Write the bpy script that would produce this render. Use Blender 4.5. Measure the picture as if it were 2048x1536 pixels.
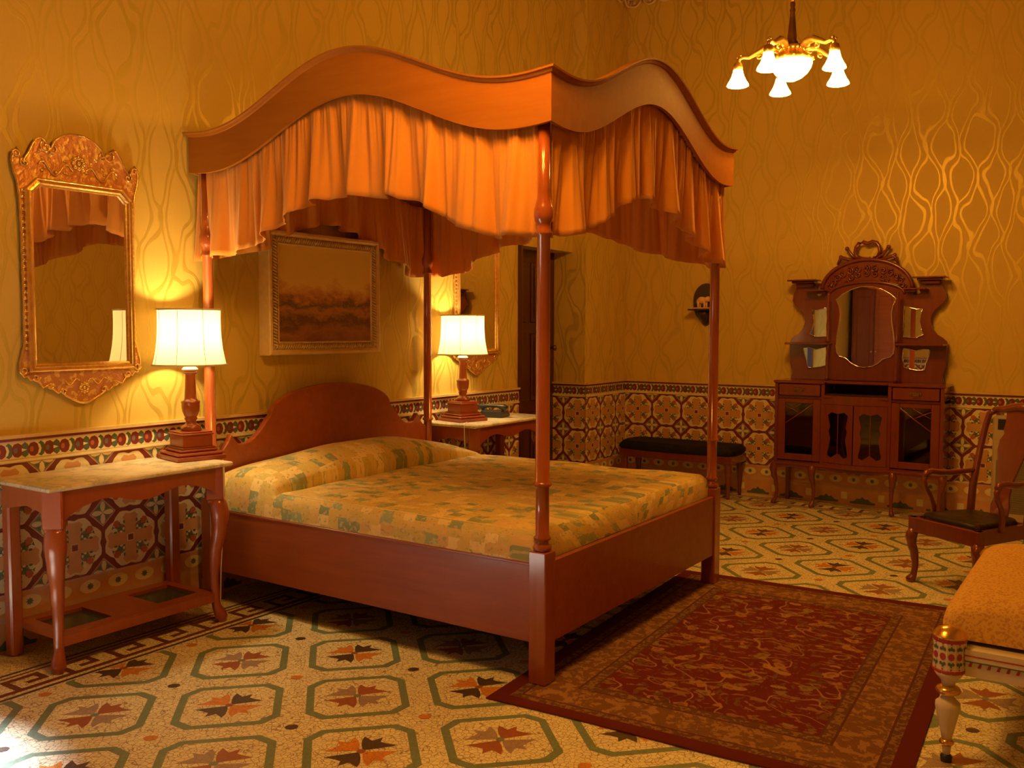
import bpy, math, random
from mathutils import Vector, Matrix
PI = math.pi
rnd = random.Random(7)
SC = bpy.context.scene
C = SC.collection
for o in list(bpy.data.objects):
    bpy.data.objects.remove(o)

# ------------------------------------------------------------------ camera
CAM = Vector((3.2769, -3.0435, 1.5))
def make_camera():
    f, yaw, pitch, roll = 1838.9952, 0.5929, 0.0608, 0.0027
    F = Vector((-math.sin(yaw) * math.cos(pitch), math.cos(yaw) * math.cos(pitch), -math.sin(pitch)))
    R = F.cross(Vector((0, 0, 1))).normalized()
    U = R.cross(F)
    c, s = math.cos(roll), math.sin(roll)
    R2, U2 = c * R + s * U, -s * R + c * U
    cd = bpy.data.cameras.new('camera')
    co = bpy.data.objects.new('camera', cd)
    C.objects.link(co)
    m = Matrix((R2, U2, -F)).transposed().to_4x4()
    m.translation = CAM
    co.matrix_world = m
    cd.sensor_fit = 'HORIZONTAL'
    cd.sensor_width = 36.0
    cd.lens = f * 36.0 / 2048
    cd.clip_start = 0.05
    SC.camera = co
make_camera()

# ------------------------------------------------------------------ world, light, exposure
W = bpy.data.worlds.new('world')
SC.world = W
W.use_nodes = True
W.node_tree.nodes['Background'].inputs[0].default_value = (0.80, 0.86, 1.0, 1)
W.node_tree.nodes['Background'].inputs[1].default_value = 0.8
SC.view_settings.view_transform = 'Standard'
SC.view_settings.look = 'None'
SC.view_settings.gamma = 1
SC.view_settings.use_curve_mapping = False
SC.view_settings.exposure = 0.0
SC.cycles.use_denoising = True
SC.cycles.max_bounces = 7
SC.cycles.diffuse_bounces = 4
SC.cycles.sample_clamp_indirect = 6.0
SC.cycles.caustics_reflective = False
SC.cycles.caustics_refractive = False

CHAND_COL = (1.0, 0.425, 0.055)
CHAND_E = 125.0            # emission of each glass bell
BOWL_E = 70.0
LAMP_COL = (1.0, 0.68, 0.29)
LAMP_W = 92.0
DAY_COL = (0.80, 0.80, 0.88)
DAY_W = 260.0

def area_light(name, loc, target, sx, sy, power, col):
    l = bpy.data.lights.new(name, 'AREA')
    l.shape = 'RECTANGLE'; l.size = sx; l.size_y = sy; l.energy = power; l.color = col; l.spread = math.radians(24)
    o = bpy.data.objects.new(name, l); C.objects.link(o)
    o.location = loc
    o.rotation_euler = (Vector(target) - Vector(loc)).to_track_quat('-Z', 'Y').to_euler()
    return o
# daylight falling steeply in through the open balcony window on the left, outside the frame
area_light('daylight_window', (-1.55, -2.05, 3.0), (0.0, -2.06, 0.0), 0.3, 0.35, DAY_W, DAY_COL)

# room limits
XW, YB, XR, YF, ZC = -0.98, 5.05, 5.3, -4.7, 4.72
XS, YJ, YD0, ZD = -0.84, 4.25, 3.37, 2.19      # side return plane, jamb face, door opening start, door top
XD = -1.17
WY0, WY1, WZ1 = -2.75, -1.45, 2.7              # balcony window opening in the left wall

# ------------------------------------------------------------------ materials
def new_mat(name):
    m = bpy.data.materials.new(name); m.use_nodes = True
    nt = m.node_tree
    return m, nt, nt.nodes['Principled BSDF']
def N(nt, t, **kw):
    n = nt.nodes.new(t)
    for k, v in kw.items():
        setattr(n, k, v)
    return n
def link(nt, a, b): nt.links.new(a, b)
def math_(nt, op, a, b=None, c=None):
    n = N(nt, 'ShaderNodeMath', operation=op)
    for i, v in enumerate((a, b, c)):
        if v is None: continue
        if isinstance(v, (int, float)): n.inputs[i].default_value = v
        else: link(nt, v, n.inputs[i])
    return n.outputs[0]
def mixc(nt, fac, a, b, mode='MIX'):
    n = N(nt, 'ShaderNodeMix', data_type='RGBA', blend_type=mode)
    for i, v in ((0, fac), (6, a), (7, b)):
        if isinstance(v, (int, float)): n.inputs[i].default_value = v
        elif isinstance(v, tuple): n.inputs[i].default_value = (*v[:3], 1)
        else: link(nt, v, n.inputs[i])
    return n.outputs[2]
def coords(nt, kind='Object'):
    return N(nt, 'ShaderNodeTexCoord').outputs[kind]
def mapping(nt, vec, scale=(1, 1, 1), rot=(0, 0, 0), loc=(0, 0, 0)):
    n = N(nt, 'ShaderNodeMapping')
    n.inputs['Scale'].default_value = scale; n.inputs['Rotation'].default_value = rot; n.inputs['Location'].default_value = loc
    link(nt, vec, n.inputs['Vector'])
    return n.outputs[0]
def noise(nt, vec, scale, detail=3, rough=0.55, out='Fac'):
    n = N(nt, 'ShaderNodeTexNoise'); n.inputs['Scale'].default_value = scale
    n.inputs['Detail'].default_value = detail; n.inputs['Roughness'].default_value = rough
    if vec is not None: link(nt, vec, n.inputs['Vector'])
    return n.outputs[out]
def voro(nt, vec, scale, feature='F1', out='Distance', rand=1.0, metric='EUCLIDEAN'):
    n = N(nt, 'ShaderNodeTexVoronoi', feature=feature)
    if feature != 'DISTANCE_TO_EDGE': n.distance = metric
    n.inputs['Scale'].default_value = scale; n.inputs['Randomness'].default_value = rand
    link(nt, vec, n.inputs['Vector'])
    return n.outputs[out]
def ramp(nt, fac, stops, interp='LINEAR'):
    n = N(nt, 'ShaderNodeValToRGB'); cr = n.color_ramp; cr.interpolation = interp
    while len(cr.elements) < len(stops): cr.elements.new(0.5)
    for e, (p, c) in zip(cr.elements, stops):
        e.position = p; e.color = (*c, 1) if len(c) == 3 else c
    link(nt, fac, n.inputs[0])
    return n.outputs[0]
def bump(nt, bsdf, h, strength=0.3, dist=0.01):
    n = N(nt, 'ShaderNodeBump'); n.inputs['Strength'].default_value = strength; n.inputs['Distance'].default_value = dist
    link(nt, h, n.inputs['Height']); link(nt, n.outputs[0], bsdf.inputs['Normal'])

def plain(name, col, rough=0.5, metal=0.0, var=0.06, scale=30, coat=0.0, spec=0.5):
    m, nt, b = new_mat(name)
    f = noise(nt, coords(nt), scale)
    c = mixc(nt, f, tuple(x * (1 - var) for x in col), tuple(min(1, x * (1 + var)) for x in col))
    link(nt, c, b.inputs['Base Color'])
    b.inputs['Roughness'].default_value = rough; b.inputs['Metallic'].default_value = metal
    b.inputs['Coat Weight'].default_value = coat; b.inputs['Coat Roughness'].default_value = 0.12
    b.inputs['Specular IOR Level'].default_value = spec
    return m

def wood(name, dark, light, rough=0.3, coat=0.5, axis=2, scale=1.0):
    m, nt, b = new_mat(name)
    sc = [9 * scale] * 3; sc[axis] = 0.9 * scale
    v = mapping(nt, coords(nt), scale=tuple(sc))
    f = noise(nt, v, 3.0, 6, 0.6)
    g = noise(nt, coords(nt), 1.3, 2)
    f2 = math_(nt, 'MULTIPLY_ADD', g, 0.5, math_(nt, 'MULTIPLY', f, 0.6))
    link(nt, ramp(nt, f2, [(0.3, dark), (0.75, light)]), b.inputs['Base Color'])
    b.inputs['Roughness'].default_value = rough
    b.inputs['Coat Weight'].default_value = coat; b.inputs['Coat Roughness'].default_value = 0.1
    return m

def wallpaper():
    m, nt, b = new_mat('gold_wallpaper')
    sep = N(nt, 'ShaderNodeSeparateXYZ'); link(nt, coords(nt), sep.inputs[0])
    u = math_(nt, 'ADD', sep.outputs[0], sep.outputs[1])
    sp2 = N(nt, 'ShaderNodeSeparateColor')
    link(nt, noise(nt, mapping(nt, coords(nt), scale=(1, 1, 0.45)), 3.3, 2, out='Color'), sp2.inputs[0])
    uu = math_(nt, 'MULTIPLY_ADD', sp2.outputs[0], 2.6, math_(nt, 'MULTIPLY', u, 1 / 0.115))
    vv = math_(nt, 'MULTIPLY_ADD', sp2.outputs[1], 5.0, math_(nt, 'MULTIPLY', sep.outputs[2], 2 * PI / 0.56))
    sn = math_(nt, 'MULTIPLY', math_(nt, 'SINE', vv), 0.36)
    de = math_(nt, 'PINGPONG', math_(nt, 'SUBTRACT', uu, sn), 1.0)
    do = math_(nt, 'SUBTRACT', 1.0, math_(nt, 'PINGPONG', math_(nt, 'ADD', uu, sn), 1.0))
    def pair(d_): return math_(nt, 'ABSOLUTE', math_(nt, 'SUBTRACT', d_, 0.20))
    k = math_(nt, 'MINIMUM', pair(de), pair(do))
    mask = N(nt, 'ShaderNodeMapRange', interpolation_type='SMOOTHSTEP')
    link(nt, k, mask.inputs[0]); mask.inputs[1].default_value = 0.105; mask.inputs[2].default_value = 0.050
    mk = mask.outputs[0]
    fine = noise(nt, mapping(nt, coords(nt), scale=(60, 60, 8)), 4.0, 3)
    base = mixc(nt, fine, (0.63, 0.45, 0.095), (0.70, 0.51, 0.12))
    line = mixc(nt, fine, (0.58, 0.43, 0.075), (0.64, 0.48, 0.095))
    link(nt, mixc(nt, mk, base, line), b.inputs['Base Color'])
    link(nt, math_(nt, 'MULTIPLY_ADD', mk, -0.30, 0.72), b.inputs['Roughness'])
    link(nt, math_(nt, 'MULTIPLY', mk, 0.25), b.inputs['Metallic'])
    b.inputs['Specular IOR Level'].default_value = 0.3
    bump(nt, b, mk, 0.25, 0.004)
    return m

def mosaic(name, col, var=0.12, grout=(0.22, 0.13, 0.06), scale=50, g=0.045, rough=0.38):
    m, nt, b = new_mat(name)
    co = coords(nt)
    cell = voro(nt, co, scale, 'F1', 'Color')
    bw = N(nt, 'ShaderNodeRGBToBW'); link(nt, cell, bw.inputs[0])
    c = mixc(nt, bw.outputs[0], tuple(x * (1 - var) for x in col), tuple(min(1, x * (1 + var)) for x in col))
    d = voro(nt, co, scale, 'DISTANCE_TO_EDGE')
    patch = noise(nt, co, 14, 2)
    thr = math_(nt, 'MULTIPLY', patch, g * 2)
    mk = math_(nt, 'LESS_THAN', d, thr)
    dirt = noise(nt, co, 3.0, 4)
    c = mixc(nt, math_(nt, 'MULTIPLY', dirt, 0.25), c, tuple(x * 0.7 for x in col))
    link(nt, mixc(nt, math_(nt, 'MULTIPLY', mk, 0.75), c, grout), b.inputs['Base Color'])
    b.inputs['Roughness'].default_value = rough
    b.inputs['Coat Weight'].default_value = 0.15; b.inputs['Coat Roughness'].default_value = 0.3
    return m

def tile(name, col, rough=0.22):
    m, nt, b = new_mat(name)
    f = noise(nt, coords(nt), 22, 4)
    link(nt, mixc(nt, f, tuple(x * 0.8 for x in col), tuple(min(1, x * 1.15) for x in col)), b.inputs['Base Color'])
    b.inputs['Roughness'].default_value = rough
    return m

def bedspread_mat():
    m, nt, b = new_mat('patchwork_brocade')
    uv = coords(nt, 'UV')
    wv = N(nt, 'ShaderNodeVectorMath', operation='ADD'); link(nt, uv, wv.inputs[0])
    nz = N(nt, 'ShaderNodeVectorMath', operation='SCALE'); link(nt, noise(nt, uv, 9, 2, out='Color'), nz.inputs[0]); nz.inputs[3].default_value = 0.012
    link(nt, nz.outputs[0], wv.inputs[1])
    v = wv.outputs[0]
    c1 = voro(nt, mapping(nt, v, scale=(1.0, 1.25, 1)), 15.0, 'F1', 'Color', 0.45, 'CHEBYCHEV')
    bw = N(nt, 'ShaderNodeSeparateColor'); link(nt, c1, bw.inputs[0])
    col = ramp(nt, bw.outputs[0], [(0.0, (0.74, 0.54, 0.16)), (0.26, (0.72, 0.53, 0.15)), (0.42, (0.13, 0.26, 0.17)), (0.53, (0.92, 0.74, 0.34)), (0.70, (0.62, 0.50, 0.16)), (0.84, (0.22, 0.38, 0.24)), (0.92, (0.72, 0.46, 0.19))], 'CONSTANT')
    # pale floral sprays
    fl = noise(nt, v, 38, 4, 0.6)
    col = mixc(nt, math_(nt, 'MULTIPLY', math_(nt, 'GREATER_THAN', fl, 0.57), 0.6), col, (0.74, 0.62, 0.36))
    f2 = noise(nt, mapping(nt, v, loc=(3, 5, 1)), 55, 3)
    col = mixc(nt, math_(nt, 'MULTIPLY', math_(nt, 'GREATER_THAN', f2, 0.62), 0.55), col, (0.12, 0.16, 0.10))
    # broad even gold weave over much of the cloth
    big = noise(nt, v, 2.2, 2)
    col = mixc(nt, math_(nt, 'MULTIPLY_ADD', big, 0.35, 0.06), col, (0.80, 0.58, 0.14))
    link(nt, col, b.inputs['Base Color'])
    b.inputs['Roughness'].default_value = 0.75; b.inputs['Sheen Weight'].default_value = 0.2
    bump(nt, b, noise(nt, v, 120, 2), 0.3, 0.003)
    return m

def rug_mat():
    m, nt, b = new_mat('oriental_rug_pile')
    co = coords(nt)                      # local: x 0..RW, y 0..RL
    sep = N(nt, 'ShaderNodeSeparateXYZ'); link(nt, co, sep.inputs[0])
    x, y = sep.outputs[0], sep.outputs[1]
    ex = math_(nt, 'MINIMUM', x, math_(nt, 'SUBTRACT', RW, x))
    ey = math_(nt, 'MINIMUM', y, math_(nt, 'SUBTRACT', RL, y))
    e = math_(nt, 'MINIMUM', ex, ey)
    # field: vines and palmettes
    nz = N(nt, 'ShaderNodeVectorMath', operation='SCALE'); link(nt, noise(nt, co, 5.5, 3, out='Color'), nz.inputs[0]); nz.inputs[3].default_value = 0.16
    ad = N(nt, 'ShaderNodeVectorMath', operation='ADD'); link(nt, co, ad.inputs[0]); link(nt, nz.outputs[0], ad.inputs[1])
    w = ad.outputs[0]
    f1 = voro(nt, w, 8.0, 'F1', 'Distance', 0.9)
    cc = N(nt, 'ShaderNodeSeparateColor'); link(nt, voro(nt, w, 8.0, 'F1', 'Color', 0.9), cc.inputs[0])
    vine = math_(nt, 'LESS_THAN', math_(nt, 'PINGPONG', math_(nt, 'MULTIPLY', noise(nt, mapping(nt, co, scale=(1, 1.25, 1)), 3.6, 1), 4.5), 0.5), 0.035)
    pal = math_(nt, 'LESS_THAN', math_(nt, 'MULTIPLY_ADD', noise(nt, co, 45, 2), 0.20, f1), 0.37)
    ring = math_(nt, 'LESS_THAN', math_(nt, 'MULTIPLY_ADD', noise(nt, co, 45, 2), 0.20, f1), 0.24)
    palc = ramp(nt, cc.outputs[0], [(0, (0.40, 0.20, 0.07)), (0.35, (0.30, 0.22, 0.08)), (0.6, (0.10, 0.05, 0.04)), (0.75, (0.46, 0.24, 0.09))], 'CONSTANT')
    fld = mixc(nt, noise(nt, co, 9, 3), (0.115, 0.016, 0.014), (0.19, 0.03, 0.022))
    fld = mixc(nt, math_(nt, 'MULTIPLY', vine, 0.8), fld, (0.42, 0.24, 0.09))
    fld = mixc(nt, math_(nt, 'MULTIPLY', pal, 0.8), fld, palc)
    fld = mixc(nt, math_(nt, 'MULTIPLY', ring, 0.7), fld, (0.22, 0.05, 0.03))
    leaf = math_(nt, 'GREATER_THAN', noise(nt, mapping(nt, w, scale=(1, 2.6, 1), rot=(0, 0, 0.5)), 13, 3), 0.575)
    leaf2 = math_(nt, 'GREATER_THAN', noise(nt, mapping(nt, w, scale=(2.6, 1, 1), rot=(0, 0, 0.3), loc=(4, 2, 0)), 13, 3), 0.60)
    fld = mixc(nt, math_(nt, 'MULTIPLY', leaf, 0.65), fld, (0.34, 0.19, 0.07))
    fld = mixc(nt, math_(nt, 'MULTIPLY', leaf2, 0.6), fld, (0.17, 0.11, 0.05))
    # borders
    bn = noise(nt, w, 26, 4, 0.65)
    bmain = mixc(nt, math_(nt, 'GREATER_THAN', bn, 0.52), (0.20, 0.09, 0.035), (0.34, 0.18, 0.07))
    bring = math_(nt, 'LESS_THAN', math_(nt, 'ABSOLUTE', math_(nt, 'SUBTRACT', voro(nt, co, 7.5, 'F1', 'Distance', 0.7), 0.33)), 0.035)
    bmain = mixc(nt, math_(nt, 'MULTIPLY', bring, 0.45), bmain, (0.13, 0.08, 0.04))
    bsm = mixc(nt, math_(nt, 'GREATER_THAN', noise(nt, co, 48, 2), 0.52), (0.14, 0.06, 0.03), (0.26, 0.14, 0.055))
    def sel(th, inner, outer): return mixc(nt, math_(nt, 'GREATER_THAN', e, th), outer, inner)
    col = sel(0.335, fld, (0.12, 0.05, 0.03))
    col = sel(0.325, col, bsm)
    col = sel(0.285, col, (0.12, 0.04, 0.03))
    col = sel(0.275, col, bmain)
    col = sel(0.115, col, (0.12, 0.04, 0.03))
    col = sel(0.105, col, bsm)
    col = sel(0.07, col, (0.13, 0.02, 0.015))
    link(nt, col, b.inputs['Base Color'])
    b.inputs['Roughness'].default_value = 0.95; b.inputs['Specular IOR Level'].default_value = 0.1
    bump(nt, b, noise(nt, co, 260, 2), 0.6, 0.004)
    return m

def painting_mat():
    m, nt, b = new_mat('oil_painting')
    co = coords(nt)
    sep = N(nt, 'ShaderNodeSeparateXYZ'); link(nt, co, sep.inputs[0])
    z = sep.outputs[2]
    n1 = noise(nt, mapping(nt, co, scale=(1, 1.6, 3.2)), 3.4, 6, 0.65)
    zz = math_(nt, 'ADD', z, math_(nt, 'MULTIPLY', math_(nt, 'SUBTRACT', n1, 0.5), 0.34))
    c = ramp(nt, zz, [(0.06, (0.22, 0.07, 0.03)), (0.14, (0.42, 0.18, 0.06)), (0.20, (0.14, 0.06, 0.03)), (0.26, (0.60, 0.30, 0.10)), (0.31, (0.12, 0.08, 0.04)), (0.36, (0.70, 0.34, 0.12)), (0.44, (1.0, 0.80, 0.26)), (0.66, (0.98, 0.80, 0.25))])
    link(nt, mixc(nt, 0.08, c, mixc(nt, noise(nt, co, 14, 4), (0.20, 0.1, 0.04), (0.7, 0.45, 0.2))), b.inputs['Base Color'])
    b.inputs['Roughness'].default_value = 0.35
    return m

def gilt(name, rough=0.3, red=0.0):
    m, nt, b = new_mat(name)
    co = coords(nt)
    n1 = noise(nt, co, 34, 4)
    c = mixc(nt, math_(nt, 'MULTIPLY', math_(nt, 'GREATER_THAN', n1, 0.55 - red * 0.2), 0.25 + red), (0.95, 0.66, 0.22), (0.62, 0.24, 0.12))
    link(nt, c, b.inputs['Base Color'])
    b.inputs['Metallic'].default_value = 0.75 - 0.45 * red; b.inputs['Roughness'].default_value = rough
    bump(nt, b, noise(nt, co, 55, 3), 0.35 + red * 0.9, 0.006)
    return m

def emissive(name, col, strength, base=(0.9, 0.85, 0.75)):
    m, nt, b = new_mat(name)
    b.inputs['Base Color'].default_value = (*base, 1)
    b.inputs['Emission Color'].default_value = (*col, 1)
    b.inputs['Emission Strength'].default_value = strength
    return m

def shade_mat():
    m, nt, b = new_mat('pleated_silk_shade')
    out = nt.nodes['Material Output']
    d = N(nt, 'ShaderNodeBsdfDiffuse'); d.inputs[0].default_value = (0.85, 0.80, 0.66, 1)
    t = N(nt, 'ShaderNodeBsdfTranslucent'); t.inputs[0].default_value = (0.95, 0.86, 0.62, 1)
    mx = N(nt, 'ShaderNodeMixShader'); mx.inputs[0].default_value = 0.55
    link(nt, d.outputs[0], mx.inputs[1]); link(nt, t.outputs[0], mx.inputs[2]); link(nt, mx.outputs[0], out.inputs[0])
    return m

def cloth(name, col, col2=None, trans=0.0, rough=0.8):
    m, nt, b = new_mat(name)
    co = coords(nt)
    c = mixc(nt, noise(nt, co, 3.5, 4), col2 or tuple(x * 0.8 for x in col), col)
    link(nt, c, b.inputs['Base Color'])
    b.inputs['Roughness'].default_value = rough; b.inputs['Sheen Weight'].default_value = 0.25
    bump(nt, b, noise(nt, co, 160, 2), 0.15, 0.003)
    if trans:
        out = nt.nodes['Material Output']
        t = N(nt, 'ShaderNodeBsdfTranslucent'); link(nt, c, t.inputs[0])
        mx = N(nt, 'ShaderNodeMixShader'); mx.inputs[0].default_value = trans
        link(nt, b.outputs[0], mx.inputs[1]); link(nt, t.outputs[0], mx.inputs[2]); link(nt, mx.outputs[0], out.inputs[0])
    return m

def glass_mat(name, tint=(0.5, 0.45, 0.4), refl=0.12):
    m, nt, b = new_mat(name)
    out = nt.nodes['Material Output']
    t = N(nt, 'ShaderNodeBsdfTransparent'); t.inputs[0].default_value = (*tint, 1)
    g = N(nt, 'ShaderNodeBsdfGlossy'); g.inputs['Roughness'].default_value = 0.03
    mx = N(nt, 'ShaderNodeMixShader'); mx.inputs[0].default_value = refl
    link(nt, t.outputs[0], mx.inputs[1]); link(nt, g.outputs[0], mx.inputs[2]); link(nt, mx.outputs[0], out.inputs[0])
    return m

def marble():
    m, nt, b = new_mat('cream_marble')
    co = coords(nt)
    w = noise(nt, co, 5, 6, 0.65)
    c = ramp(nt, w, [(0.35, (0.93, 0.85, 0.62)), (0.50, (0.80, 0.70, 0.46)), (0.56, (0.55, 0.52, 0.38)), (0.62, (0.92, 0.84, 0.62))])
    link(nt, c, b.inputs['Base Color']); b.inputs['Roughness'].default_value = 0.25
    return m

def upholstery(name, base, dot, scale=60, th=0.6, rough=0.85):
    m, nt, b = new_mat(name)
    co = coords(nt)
    n1 = noise(nt, co, scale, 3)
    k = math_(nt, 'MULTIPLY', math_(nt, 'GREATER_THAN', n1, th), 0.6)
    link(nt, mixc(nt, k, base, dot), b.inputs['Base Color'])
    b.inputs['Roughness'].default_value = rough; b.inputs['Specular IOR Level'].default_value = 0.25
    bump(nt, b, n1, 0.4, 0.004)
    return m

RW, RL = 1.57, 2.30
M = {}
M['paper'] = wallpaper()
M['cream_floor'] = mosaic('cream_mosaic', (0.97, 0.87, 0.60))
M['green_floor'] = mosaic('green_mosaic', (0.20, 0.31, 0.22), scale=60, g=0.03)
M['orange_floor'] = mosaic('orange_mosaic', (0.78, 0.30, 0.05), scale=60, g=0.03)
M['red_floor'] = mosaic('russet_mosaic', (0.40, 0.12, 0.05), scale=60, g=0.03)
M['lilac_floor'] = mosaic('mauve_mosaic', (0.42, 0.32, 0.28), scale=60, g=0.03)
M['black_floor'] = mosaic('black_mosaic', (0.075, 0.055, 0.05), scale=60, g=0.03)
M['key_floor'] = mosaic('maroon_mosaic', (0.17, 0.045, 0.03), scale=60, g=0.03)
M['t_maroon'] = tile('maroon_tile', (0.20, 0.04, 0.035))
M['t_cream'] = tile('cream_tile', (0.86, 0.78, 0.50))
M['t_tan'] = tile('apricot_tile', (0.66, 0.36, 0.17))
M['t_green'] = tile('green_tile', (0.10, 0.15, 0.09))
M['t_red'] = tile('tulip_red_tile', (0.50, 0.14, 0.07))
M['t_brown'] = tile('olive_brown_tile', (0.25, 0.20, 0.12))
M['t_pink'] = tile('rose_outline_tile', (0.66, 0.42, 0.30))
M['t_blue'] = tile('blue_grey_tile', (0.15, 0.17, 0.17))
M['t_gold'] = tile('ochre_tile', (0.70, 0.50, 0.22))
M['ceiling'] = plain('ceiling_plaster', (0.26, 0.17, 0.09), 0.9)
M['cornice'] = plain('cornice_plaster', (0.66, 0.50, 0.30), 0.8)
M['bedwood'] = wood('satin_mahogany', (0.24, 0.048, 0.010), (0.38, 0.092, 0.020), 0.42, 0.22, axis=0)
M['canopywood'] = wood('golden_canopy_wood', (0.29, 0.088, 0.008), (0.38, 0.138, 0.012), 0.6, 0.0, axis=0)
M['canopywood'].node_tree.nodes['Principled BSDF'].inputs['Specular IOR Level'].default_value = 0.12
M['postwood'] = wood('polished_mahogany_post', (0.28, 0.060, 0.015), (0.42, 0.105, 0.025), 0.22, 0.7, axis=2)
M['tablewood'] = wood('console_mahogany', (0.24, 0.045, 0.012), (0.36, 0.08, 0.02), 0.32, 0.4, axis=2)
M['darkwood'] = wood('dark_cherry_wood', (0.13, 0.022, 0.012), (0.21, 0.040, 0.018), 0.25, 0.7, axis=2)
M['doorwood'] = wood('old_dark_door_wood', (0.045, 0.010, 0.007), (0.10, 0.02, 0.012), 0.3, 0.4, axis=2)
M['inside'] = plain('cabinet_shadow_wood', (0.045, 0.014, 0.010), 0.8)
M['marble'] = marble()
M['greenmarble'] = plain('dark_green_marble', (0.035, 0.06, 0.04), 0.2, scale=12, var=0.5)
M['gilt'] = gilt('burnished_gilt', 0.22)
M['giltred'] = gilt('carved_red_gilt', 0.42, 0.55)
M['silvergilt'] = plain('pale_gilt', (0.88, 0.68, 0.32), 0.42, 0.12, var=0.15)
M['mirror'] = plain('mirror_glass', (0.88, 0.86, 0.80), 0.01, 1.0, var=0.0)
M['glass'] = glass_mat('cabinet_glass')
M['winglass'] = glass_mat('window_glass', (0.95, 0.97, 1.0), 0.06)
M['painting'] = painting_mat()
M['spread'] = bedspread_mat()
M['drape'] = cloth('apricot_drape', (0.86, 0.38, 0.055), (0.76, 0.30, 0.04), 0.16)
M['roofcloth'] = cloth('canopy_lining', (0.55, 0.24, 0.08), None, 0.0)
M['rug'] = rug_mat()
M['rugedge'] = plain('rug_side', (0.13, 0.02, 0.015), 0.95)
M['shade'] = shade_mat()
M['cream_paint'] = plain('cream_enamel', (0.80, 0.74, 0.60), 0.35)
M['bell'] = emissive('lit_opal_bell', CHAND_COL, CHAND_E)
M['bowl'] = emissive('lit_opal_bowl', CHAND_COL, BOWL_E)
M['brass'] = plain('aged_brass', (0.70, 0.46, 0.16), 0.35, 0.9, var=0.2, scale=60)
M['darkbrass'] = plain('dark_bronze', (0.22, 0.11, 0.04), 0.4, 0.8, var=0.2)
M['black_up'] = upholstery('black_leather_cloth', (0.010, 0.008, 0.008), (0.022, 0.016, 0.014), 20, 0.6, 0.7)
M['dark_seat'] = upholstery('dark_damask', (0.020, 0.012, 0.012), (0.09, 0.03, 0.02), 26, 0.58, 0.45)
M['gold_up'] = upholstery('gold_brocade', (0.74, 0.45, 0.10), (0.46, 0.20, 0.06), 95, 0.54)
M['plastic'] = plain('black_plastic', (0.03, 0.028, 0.026), 0.35)
M['white_plastic'] = plain('white_plastic', (0.80, 0.78, 0.70), 0.4)
M['heater'] = plain('heater_enamel', (0.46, 0.38, 0.28), 0.4)
M['grille'] = plain('heater_grille', (0.20, 0.17, 0.13), 0.5)
M['ivory'] = plain('carved_ivory', (0.80, 0.52, 0.30), 0.4)
M['ebony'] = plain('ebony_bracket_wood', (0.045, 0.018, 0.014), 0.35)
M['p_red'] = plain('painted_red', (0.45, 0.05, 0.05), 0.4)
M['p_green'] = plain('painted_green', (0.10, 0.17, 0.09), 0.4)
M['p_gold'] = plain('painted_gold', (0.90, 0.55, 0.14), 0.22, 0.85)
M['bulb'] = emissive('lamp_bulb', LAMP_COL, 25)
M['outside'] = plain('balcony_stone', (0.6, 0.58, 0.52), 0.8)

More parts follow.
